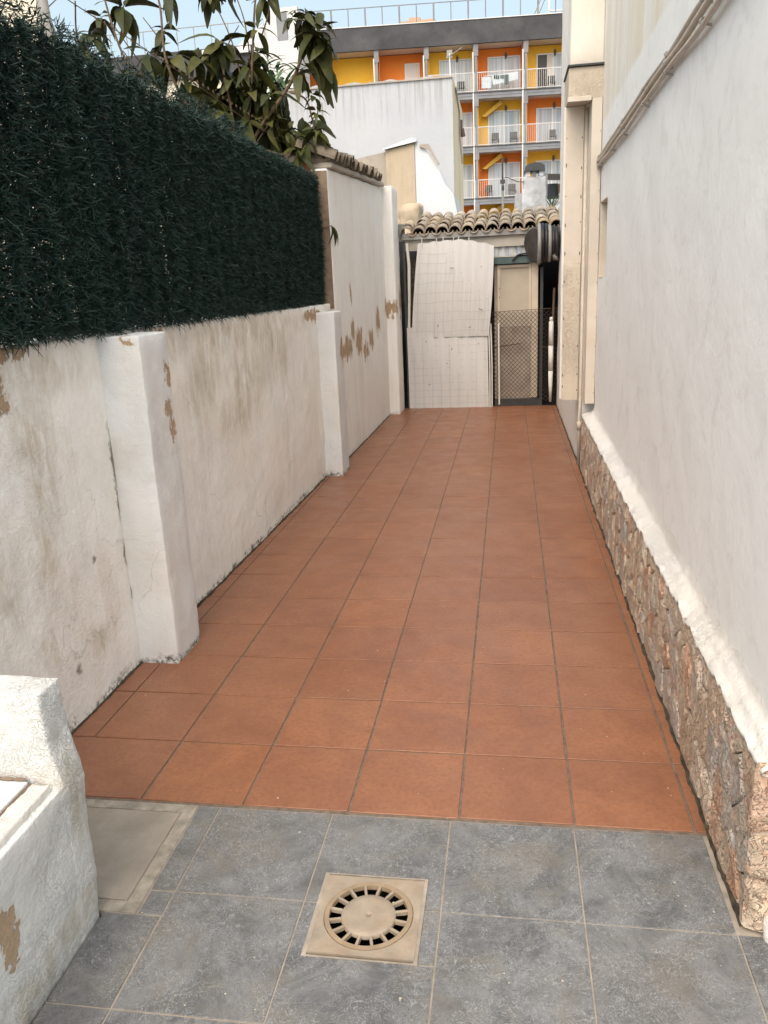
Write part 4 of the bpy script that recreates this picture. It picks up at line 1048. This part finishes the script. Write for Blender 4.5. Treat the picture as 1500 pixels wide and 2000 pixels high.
for k in range(len(cols)-1):
    a, b = cols[k], cols[k+1]
    for fi, z in enumerate(FL):
        colr = 'orange' if (k+fi) % 2 else 'yellow'
        top = z+2.92-.3 if fi < 3 else 14.62
        mb = hbox(MB(), a, b, z, top, DEP, DEP+.2)
        put('bay_wall', mb, M[colr], ht_)
        put('bay_partition', hbox(MB(), a+.09, a+.16, z, top, .35, DEP-.002), M[colr], ht_); put('bay_partition', hbox(MB(), b-.16, b-.09, z, top, .35, DEP-.002), M[colr], ht_)
        # windows / doors
        if fi == 3 and k < 2: continue
        visible = not (fi == 0 and k < 3)
        if not visible: continue
        if fi == 3 and k == 2:
            w_ = put('window', hbox(MB(), a+1.6, a+2.5, z+.9, z+2.05, DEP-.05, DEP-.002), M['whitem'], ht_)
            put('shutter', hbox(MB(), a+1.66, a+2.44, z+.95, z+1.99, DEP-.075, DEP-.052), M['shutter'], w_)
            continue
        u0, u1 = a+.82, a+2.62; h = z+2.03
        w_ = MB(); fw_ = .07; um = (u0+u1)/2
        for (p0, p1, q0, q1) in ((u0-fw_, u1+fw_, h, h+fw_), (u0-fw_, u0, z, h), (u1, u1+fw_, z, h), (um-.04, um+.04, z, h)):
            hbox(w_, p0, p1, q0, q1, DEP-.09, DEP-.002)
        w_ = put('balcony_door', w_, M['whitem'], ht_)
        if fi == 3 and k == 5:
            put('pane', hbox(MB(), u0, um-.35, z, h, DEP-.03, DEP-.004), M['darkglass'], w_)
            put('pane', hbox(MB(), um-.35, um-.04, z, h, DEP-.03, DEP-.004), M['shutter'], w_)
        else: put('pane', hbox(MB(), u0, um-.04, z, h, DEP-.03, DEP-.004), M['glass'], w_)
        put('pane', hbox(MB(), um+.04, u1, z, h, DEP-.03, DEP-.004), M['glass'], w_)
    # wall lamps
        if k >= 3: put('wall_lamp', hbox(hbox(MB(), a+1.76, a+1.90, top-.50, top-.34, DEP-.14, DEP-.01), a+1.78, a+1.86, top-.58, top-.26, DEP-.16, DEP-.012), M['lamp'], ht_)
for z in FL[0:]:
    put('floor_slab', hbox(MB(), cols[0], cols[-1], z-.18, z-.03, -.02, DEP+.2), M['slabg'], ht_)
    put('slab_rim', hbox(MB(), cols[0]-.02, cols[-1]+.02, z-.028, z+.02, -.06, .12), M['dkmetal'], ht_)
    put('soffit', hbox(MB(), cols[0]+.01, cols[-1]-.01, z-.30, z-.185, .25, DEP+.0), M['soffit'], ht_)
    put('edge_beam', hbox(MB(), cols[0], cols[-1], z-.34, z-.182, -.0, .24), M['slabg'], ht_)
put('roof_soffit', hbox(MB(), cols[0]+.01, cols[-1]-.01, 14.66, 14.75, .1, DEP+.2), M['soffit'], ht_)
put('roof_band', hbox(MB(), cols[0]-.1, cols[-1]+.1, 14.64, 15.86, -.12, .08), M['bandg'], ht_)
put('roof_slab', hbox(MB(), cols[0], cols[-1], 14.8, 15.6, .1, 12), M['bandg'], ht_)
put('coping', hbox(MB(), cols[0]-.12, cols[-1]+.12, 15.863, 15.90, -.16, .14), M['whitem'], ht_)
put('body', hbox(MB(), cols[0], cols[-1], 0, 14.78, DEP+.21, 12), M['creamw'], ht_)
for u in cols:
    mb = hbox(MB(), u-.07, u+.07, 0, 14.6, -.03, .3)
    for z in FL+[15.0]: hbox(mb, u-.14, u+.14, z-1.0 if z > 14 else z-.75, z-.345, -.05, .3)
    put('column', mb, M['slabg'], ht_)
    put('downpipe', MB().tube([H(u-.16, 3.3, -.02), H(u-.16, 14.2, -.02)], .045, 6), M['whitem'], ht_)
for k in range(3, len(cols)-1):
    for z in FL[:3]:
        if k == 4 or (k == 3 and False):
            a = cols[k]; put('stair_beam', MB().add([H(a+.35, z+1.75, .7), H(a+.6, z+1.72, .7), H(a+1.6, z+2.38, .7), H(a+1.5, z+2.6, .7), H(a+.35, z+1.75, 1.2), H(a+.6, z+1.72, 1.2), H(a+1.6, z+2.38, 1.2), H(a+1.5, z+2.6, 1.2)],
                [(0, 1, 2, 3), (7, 6, 5, 4), (0, 4, 5, 1), (1, 5, 6, 2), (2, 6, 7, 3), (3, 7, 4, 0)]), M['ochre'], ht_)
# railings
for k in range(len(cols)-1):
    a, b = cols[k]+.08, cols[k+1]-.08
    for fi, z in enumerate(FL):
        if fi == 3 and k < 3: continue
        mb = MB(); hbox(mb, a, b, z+1.03, z+1.075, -.02, .03); hbox(mb, a, b, z+.06, z+.10, -.02, .03)
        n = 23
        for i in range(n+1):
            u = a+(b-a)*i/n; hw_ = .022 if i in (0, n, n//2) else .008
            hbox(mb, u-hw_, u+hw_, z+.10, z+1.03, -.008, .012)
        put('balcony_railing', mb, M['railm'], ht_)
rr_ = MB(); hbox(rr_, cols[0], cols[-1], 16.86, 16.90, 0, .04)
for i in range(24):
    u = cols[0]+i*.99
    hbox(rr_, u-(.05 if i % 2 else .03), u+(.05 if i % 2 else .03), 15.9, 16.86, 0, .04)
put('roof_railing', rr_, M['slabg'], ht_)
def hthing(name, label, cat, u, z, d, group=None): return thing(name, label, cat, tuple(H(u, z, d)), group)
# laundry
lr = hthing('laundry_rack', 'drying rack of pale sheets and dark socks on the orange top balcony', 'laundry', 5.0, 12.1, .5)
put('rack', hbox(hbox(hbox(MB(), 4.2, 5.9, 13.0, 13.03, .4, .7), 4.25, 4.28, 12.1, 13.0, .5, .55), 5.8, 5.83, 12.1, 13.0, .5, .55), M['whitem'], lr)
put('sheet', hbox(MB(), 4.1, 4.62, 12.35, 12.95, .35, .37), M['linen'], lr)
put('sheet', MB().add([H(4.7, 13.0, .33), H(6.2, 13.12, .33), H(6.2, 12.72, .33), H(4.75, 12.5, .33)], [(0, 1, 2, 3)]), M['linen'], lr)
sk = MB()
for i in range(6): hbox(sk, 4.8+.1*i, 4.88+.1*i, 12.83-.02*(i % 3), 13.0, .30, .32)
hbox(sk, 5.42, 5.66, 12.45, 13.0, .30, .32); put('socks', sk, M['socks'], lr)
def chair(u, z, d, label):
    c = hthing('balcony_chair', label, 'chair', u, z, d, 'dark chairs on the hotel balconies')
    put('seat', hbox(MB(), u-.22, u+.22, z+.40, z+.44, d-.2, d+.2), M['dkmetal'], c)
    put('backrest', hbox(MB(), u-.22, u+.22, z+.44, z+.82, d+.17, d+.2), M['dkmetal'], c)
    for du in (-.2, .17):
        for dd in (-.18, .16): put('leg', hbox(MB(), u+du, u+du+.03, z+.02, z+.40, d+dd, d+dd+.03), M['dkmetal'], c)
for (u, z, lab) in ((8.2, 12.08, 'dark chair on the yellow top right balcony'), (2.9, 12.08, 'dark chair on the yellow balcony beside the grey wall top'), (4.9, 9.16, 'left dark chair on the yellow middle balcony'), (6.0, 9.16, 'right dark chair on the yellow middle balcony'),
                   (8.3, 9.16, 'dark chair on the orange middle balcony at the right'), (4.5, 6.24, 'left dark chair on the lower orange balcony'), (5.9, 6.24, 'right dark chair on the lower orange balcony')): chair(u, z, .65, lab)
# roof things
rl = hthing('roof_hatch_frame', 'white framed hatch with a dark base on the hotel roof', 'hatch', 8.6, 15.9, 1.5)
put('frame', hbox(hbox(hbox(hbox(MB(), 8.05, 8.15, 15.6, 17.6, 1.5, 1.6), 8.95, 9.05, 15.6, 17.6, 1.5, 1.6), 8.05, 9.05, 16.45, 16.52, 1.5, 1.6), 8.05, 9.05, 16.0, 16.05, 1.5, 1.6), M['whitem'], rl)
put('base', hbox(MB(), 8.15, 8.95, 15.6, 16.35, 1.52, 1.6), M['slabg'], rl)
put('roof_ladder', MB().tube([H(6.9, 15.6, 2.), H(7.7, 17.3, 2.)], .03, 5).tube([H(7.15, 15.6, 2.), H(7.95, 17.3, 2.)], .03, 5), M['greymetal'], None, 'pair of sloping rails on the hotel roof', 'ladder')
tw2 = thing('pale_stair_tower', 'pale stair tower with a sloping roof left of the hotel', 'building', (-11.5, 46.5, 0))
put('wall_body', MB().box(-12.6, -10.0, 46, 48.4, 0, 14.6).prism([(-11.9, 14.6), (-10.0, 14.6), (-10.0, 16.3), (-11.9, 16.3)], 46.3, 48.4, 'y').prism([(-13.5, 14.6), (-11.9, 14.6), (-11.9, 15.6)], 46.1, 48, 'y'), M['greywb'], tw2)
put('grey_panel', MB().box(-11.2, -10.6, 46.27, 46.298, 13.5, 16.1), M['slabg'], tw2)
lw = thing('grey_roofed_wing', 'low wing with a dark grey band left of the pale stair tower', 'building', (-17, 46.5, 0))
put('wall_body', MB().box(-22, -12.7, 46.4, 52, 0, 13.2), M['creamw'], lw); put('roof_band', MB().box(-22.1, -12.65, 46.1, 52, 13.2, 14.6), M['bandg'], lw)
rb_ = MB().box(-22, -12.7, 46.2, 46.24, 15.75, 15.79)
for i in range(10): rb_.box(-22+i, -21.96+i, 46.2, 46.24, 14.6, 15.75)
put('railing', rb_, M['greymetal'], lw); put('white_beam', MB().box(-15.5, -12.7, 45.9, 46.05, 14.2, 14.5), M['whitem'], lw)
cb = thing('cream_tower_block', 'cream building corner rising above the screen at the far left', 'building', (-16, 27, 0))
put('wall_body', MB().box(-20, -13.45, 25, 25.6, 0, 14), M['creamw'], cb)
rt2 = thing('distant_brick_block', 'brick coloured rooftop far behind the hotel railing', 'building', (-5.8, 73, 0))
put('wall_body', MB().box(-7.2, -4.4, 70, 76, 0, 21.7).box(-6.6, -5.7, 71, 74, 21.7, 22.2).box(-5.3, -4.6, 71, 74, 21.7, 22.0), M['terrab'], rt2)

# ------------------------------------------------------------------ plants
def leaf_mesh(L=.2, w=.03, droop=.5, fold=.3, K=5):
    mb = MB()
    for k in range(K+1):
        t = k/K; ww = w*(math.sin(math.pi*min(1, t*.92+.05))**.8)*(1.1-.35*t) if 0 < k < K else w*.12
        z = -droop*L*t*t; y = L*(t-.18*droop*t*t)
        mb.v += [(-ww, y, z-.0+fold*ww), (0, y, z), (ww, y, z+fold*ww)]
    for k in range(K):
        a = 3*k; mb.f += [(a, a+1, a+4, a+3), (a+1, a+2, a+5, a+4)]
    return mb
LM = [mesh('leaf', leaf_mesh(*a), M['leaf'], True) for a in ((.28, .056, .4, .3), (.31, .062, .7, .22), (.24, .05, .2, .4), (.34, .06, 1., .25), (.29, .07, .6, .15), (.22, .044, .5, .35))]
for i, me in enumerate(LM): me.name = 'leaf'
tr_ = thing('broadleaf_tree', 'tree with long drooping olive leaves behind the green screen', 'tree', (-.9, 5.1, 0))
def bez(P, n=8):
    P = [Vector(p) for p in P]; out = []
    for i in range(len(P)-1):
        p0, p1, p2, p3 = P[max(i-1, 0)], P[i], P[i+1], P[min(i+2, len(P)-1)]
        for k in range(n):
            t = k/n; out.append(.5*((2*p1)+(-p0+p2)*t+(2*p0-5*p1+4*p2-p3)*t*t+(-p0+3*p1-3*p2+p3)*t**3))
    out.append(P[-1]); return out
def limb(name, P, r0, r1):
    q = bez(P); n = len(q); put(name, MB().tube(q, [r0+(r1-r0)*i/(n-1) for i in range(n)], 7), M['bark'], tr_, smooth=True); return q
limb('trunk', [(-.95, 5.2, 0), (-.85, 5.1, .8), (-.78, 4.9, 1.7), (-.72, 4.85, 2.3), (-.66, 4.8, 2.62)], .05, .026)
limb('branch', [(-.70, 4.82, 2.5), (-.52, 4.8, 2.75), (-.3, 4.8, 2.99), (-.18, 4.8, 3.15), (-.09, 4.8, 3.36), (-.05, 4.8, 3.5)], .018, .009)
limb('branch', [(-.66, 4.8, 2.6), (-.58, 4.8, 2.95), (-.52, 4.78, 3.3), (-.47, 4.76, 3.6), (-.43, 4.76, 3.75)], .013, .006)
limb('branch', [(-.74, 4.85, 2.3), (-.74, 4.8, 2.9), (-.80, 4.8, 3.3)], .014, .008)
limb('branch', [(-.76, 4.9, 2.2), (-1.0, 4.7, 2.8), (-1.12, 4.5, 3.2), (-1.13, 4.5, 3.6), (-1.2, 4.5, 3.9)], .014, .006)
limb('branch', [(-1.0, 4.7, 2.6), (-1.25, 4.4, 2.95), (-1.4, 4.3, 3.3), (-1.5, 4.3, 3.8)], .014, .006)
limb('branch', [(-.25, 4.8, 3.0), (-.12, 4.8, 2.93), (-.07, 4.8, 2.72)], .008, .006)
limb('branch', [(-.5, 4.8, 2.6), (-.3, 4.8, 2.55), (-.2, 4.8, 2.68)], .008, .005)
limb('branch', [(-1.4, 4.3, 3.0), (-1.55, 4.0, 3.2), (-1.45, 3.8, 3.45)], .009, .005)
for (x_, z_, x2, z2) in ((-.78, 3.1, -.62, 3.5), (-.62, 3.0, -.84, 3.75), (-.55, 3.2, -.66, 3.8), (-1.0, 2.9, -.93, 3.28), (-1.1, 3.1, -1.28, 3.35), (-1.2, 3.2, -1.4, 3.62), (-.5, 2.9, -.42, 3.0), (-.3, 3.0, -.16, 3.14), (-.12, 3.3, .0, 3.42), (-.1, 3.3, .05, 3.34), (-.45, 3.4, -.38, 3.7), (-.9, 2.8, -1.02, 3.12), (-.7, 2.6, -.8, 2.92), (-.6, 2.6, -.42, 2.8), (-1.3, 3.1, -1.66, 3.6), (-1.3, 3.0, -1.6, 3.4)):
    xm = (x_+x2)/2+random.uniform(-.05, .05)
    limb('twig', [(x_, 4.8, z_), (xm, 4.79, (z_+z2)/2+.02), (x2, 4.8, z2)], .0065, .0035)
nleaf = 0
SPARE = []
def cluster(c, n, s, up=.7, spread=1., dz=0.):
    global nleaf
    n = int(n*1.25)
    c = Vector(c)
    for i in range(n):
        a = 2*math.pi*(i*.381966)+random.uniform(-.3, .3)
        el = up-1.9*(i/n)*spread+random.uniform(-.25, .25)      # from upright in the heart to hanging outside
        me = random.choice(LM)
        sc_ = s*random.uniform(.45, .8)
        if nleaf >= 298:
            SPARE.append((me, c+Vector((0, 0, -.05*(i/n))), el, random.uniform(-.6, .6), a, sc_)); continue
        o_ = inst('leaf', me, tr_, c+Vector((math.cos(a+math.pi/2)*.012, math.sin(a+math.pi/2)*.012, -.05*(i/n)+dz)), (el, random.uniform(-.6, .6), a), (sc_*random.uniform(.85, 1.15), sc_, sc_))
        nleaf += 1
Y4 = 4.8
CL = [((-.78, Y4, 3.40), 15, 1.15), ((-.93, 4.7, 3.28), 10, 1.), ((-.58, Y4, 3.22), 10, 1.), ((-.45, 4.7, 3.45), 6, .9), ((0.0, Y4, 3.42), 12, 1.05), ((.05, Y4, 3.34), 9, 1.), ((-.08, Y4, 3.55), 7, .8),
      ((-.40, Y4, 3.70), 9, .9), ((-.84, Y4, 3.78), 8, 1.), ((-.68, Y4, 3.82), 8, .9), ((-1.42, 4.5, 3.62), 9, 1.15), ((-1.30, 4.6, 3.32), 8, 1.), ((-1.10, 4.6, 3.28), 9, 1.05), ((-1.02, 4.7, 3.12), 9, 1.),
      ((-.72, Y4, 3.12), 10, 1.), ((-.56, Y4, 3.03), 10, 1.), ((-.42, Y4, 3.0), 8, .9), ((-.16, Y4, 3.14), 7, 1.05), ((-.06, Y4, 2.98), 7, .62), ((-.04, Y4, 2.86), 6, .6), ((-.05, Y4, 2.72), 9, .85), ((-.28, Y4, 2.74), 12, .8),
      ((-.14, Y4, 2.66), 10, .95), ((-.42, Y4, 2.80), 9, .9), ((-.2, Y4, 2.58), 8, .9), ((-.86, Y4, 3.0), 9, 1.), ((-.80, Y4, 2.92), 8, 1.), ((-.62, Y4, 2.85), 9, 1.), ((-1.13, 4.7, 3.75), 7, .9), ((-1.5, 4.5, 3.85), 7, 1.), ((-1.6, 4.3, 3.4), 7, 1.)]
for c, n, s in CL: cluster(c, n, s)
# the foliage mass behind the clusters, past the number of leaves that stay single
VV = []; FF = []; off = 0
rg = random.Random(11)
CL2 = [((-1.66, 4.6, 3.6), 9, .9), ((-1.75, 4.6, 3.35), 8, .8), ((-1.58, 4.6, 3.1), 9, .9), ((-1.3, 4.7, 3.0), 9, .9), ((-1.2, 4.7, 2.9), 9, .9), ((-1.95, 4.6, 3.35), 6, .7), ((-.95, 4.8, 2.8), 9, .9), ((-.68, 4.85, 3.35), 8, .9), ((-.5, 4.85, 3.32), 8, .8), ((-.3, 4.8, 3.3), 7, .8), ((-.2, 4.85, 3.55), 7, .8), ((-.9, 4.85, 3.55), 7, .9), ((-1.2, 4.7, 3.5), 8, .9)]
for c, n, s_ in CL2[::2]: cluster(c, n, s_)
bases = [np.array([tuple(v.co) for v in me.vertices]) for me in LM]; bf = [np.array([tuple(p.vertices) for p in me.polygons]) for me in LM]
for (bx0, bx1, by0, by1, bz0, bz1, n) in ((-1.2, -.35, 4.85, 5.3, 2.45, 3.2, 270), (-1.0, -.5, 4.8, 5.3, 2.9, 3.4, 50), (-.45, -.05, 4.85, 5.1, 2.45, 2.85, 60), (-1.75, -1.2, 4.4, 4.9, 2.6, 3.0, 20), (-.15, .08, 4.75, 4.95, 3.15, 3.6, 16), (-1.2, -.3, 4.7, 4.9, 3.75, 3.95, 8)):
    for _ in range(n):
        k = rg.randrange(len(LM))
        mt_ = Matrix.Translation((rg.uniform(bx0, bx1), rg.uniform(by0, by1), rg.uniform(bz0, bz1))) @ Matrix.Rotation(rg.uniform(0, 6.28), 4, 'Z') @ Matrix.Rotation(rg.uniform(-1.5, .2), 4, 'X') @ Matrix.Rotation(rg.uniform(-.6, .6), 4, 'Y') @ Matrix.Scale(rg.uniform(.6, 1.), 4)
        A_ = np.array(mt_); v = bases[k]@A_[:3, :3].T+A_[:3, 3]; VV.append(v-np.array(ORG[tr_.name])); FF.append(bf[k]+off); off += len(v)
for (lm, c, el, ro_, a, sc_) in SPARE:
    k = LM.index(lm); A_ = np.array(Matrix.Translation(c) @ Matrix.Rotation(a, 4, 'Z') @ Matrix.Rotation(ro_, 4, 'Y') @ Matrix.Rotation(el, 4, 'X') @ Matrix.Scale(sc_, 4))
    v = bases[k]@A_[:3, :3].T+A_[:3, 3]; VV.append(v-np.array(ORG[tr_.name])); FF.append(bf[k]+off); off += len(v)
me = npmesh('foliage', np.concatenate(VV), np.concatenate(FF), M['leaf']); me.polygons.foreach_set('use_smooth', [True]*len(me.polygons))
o = bpy.data.objects.new('foliage', me); link(o, tr_); o['kind'] = 'stuff'
print('leaves', nleaf)
# dried flower bract
put('dry_bract', MB().add([(-.20, 4.78, 2.50), (-.17, 4.78, 2.52), (-.12, 4.78, 2.42), (-.09, 4.78, 2.34), (-.13, 4.79, 2.38), (-.17, 4.79, 2.44)], [(0, 5, 4, 3, 2, 1)]), M['flower'], tr_)
# climber wisps along the screen top
vi = thing('climbing_vine', 'thin leafy vine straggling over the top of the green screen beside the grey post', 'vine', (-.25, 1.7, 2.3))
vb = MB()
for i in range(16):
    y = .75+i*.11+random.uniform(-.04, .04); z = 2.34
    vb.tube([(-.2, y, z), (-.2+random.uniform(-.04, .04), y+random.uniform(-.04, .04), z+.06), (-.2+random.uniform(-.06, .06), y+random.uniform(-.08, .08), z+random.uniform(.09, .16))], .0016, 4)
put('stem', vb, M['bark'], vi)
LV = mesh('leaf', leaf_mesh(.07, .013, .4, .3), M['leaf'], True)
for i in range(26):
    y = .7+random.random()*1.7; inst('leaf', LV if i % 3 else LM[5], vi, (-.2+random.uniform(-.05, .03), y, 2.36+random.uniform(0, .09)), (random.uniform(-.9, .9), random.uniform(-1, 1), random.uniform(0, 6.28)), None if i % 3 else (.6, .6, .6))
# sprig on the tall wall
sg_ = thing('leaf_sprig', 'small leaf sprig poking out at the end of the green screen', 'sprig', (-.02, 4.85, 1.95))
put('stem', MB().tube([(-.08, 4.79, 1.97), (-.03, 4.78, 1.975), (.035, 4.76, 1.985)], .0035, 5), M['bark'], sg_)
for (rx, rz_) in ((-.9, -1.6), (-1.2, -2.1), (-1.35, -1.2)): inst('leaf', LM[5], sg_, (.03, 4.76, 1.985), (rx, .3, rz_), (.55, .75, .7))
# palm far away
pa = thing('palm_tree', 'small green palm crown in front of the pale stair tower', 'palm tree', (-5.75, 25, 0))
put('trunk', MB().tube([(-5.75, 25, 0), (-5.7, 25, 7.6)], [.2, .14], 8), M['bark'], pa)
pf = leaf_mesh(1.1, .06, .5, .3); pm = mesh('frond', pf, M['palm'], True)
for i in range(46): inst('frond', pm, pa, (-5.7+random.uniform(-.5, .3), 25, 7.9+random.uniform(-.5, .5)), (random.uniform(-.5, 1.3), 0, random.uniform(0, 6.28)))
wd = thing('roof_weed', 'green weed growing on the tiled roof beside the house', 'weed', (2.07, 8.8, 2.3))
wm = mesh('blade', leaf_mesh(.16, .008, .3, .2), M['greenl'], True)
for i in range(16): inst('blade', wm, wd, (2.0+random.uniform(-.04, .04), 8.75, 2.34), (random.uniform(.6, 1.5), 0, random.uniform(0, 6.28)))
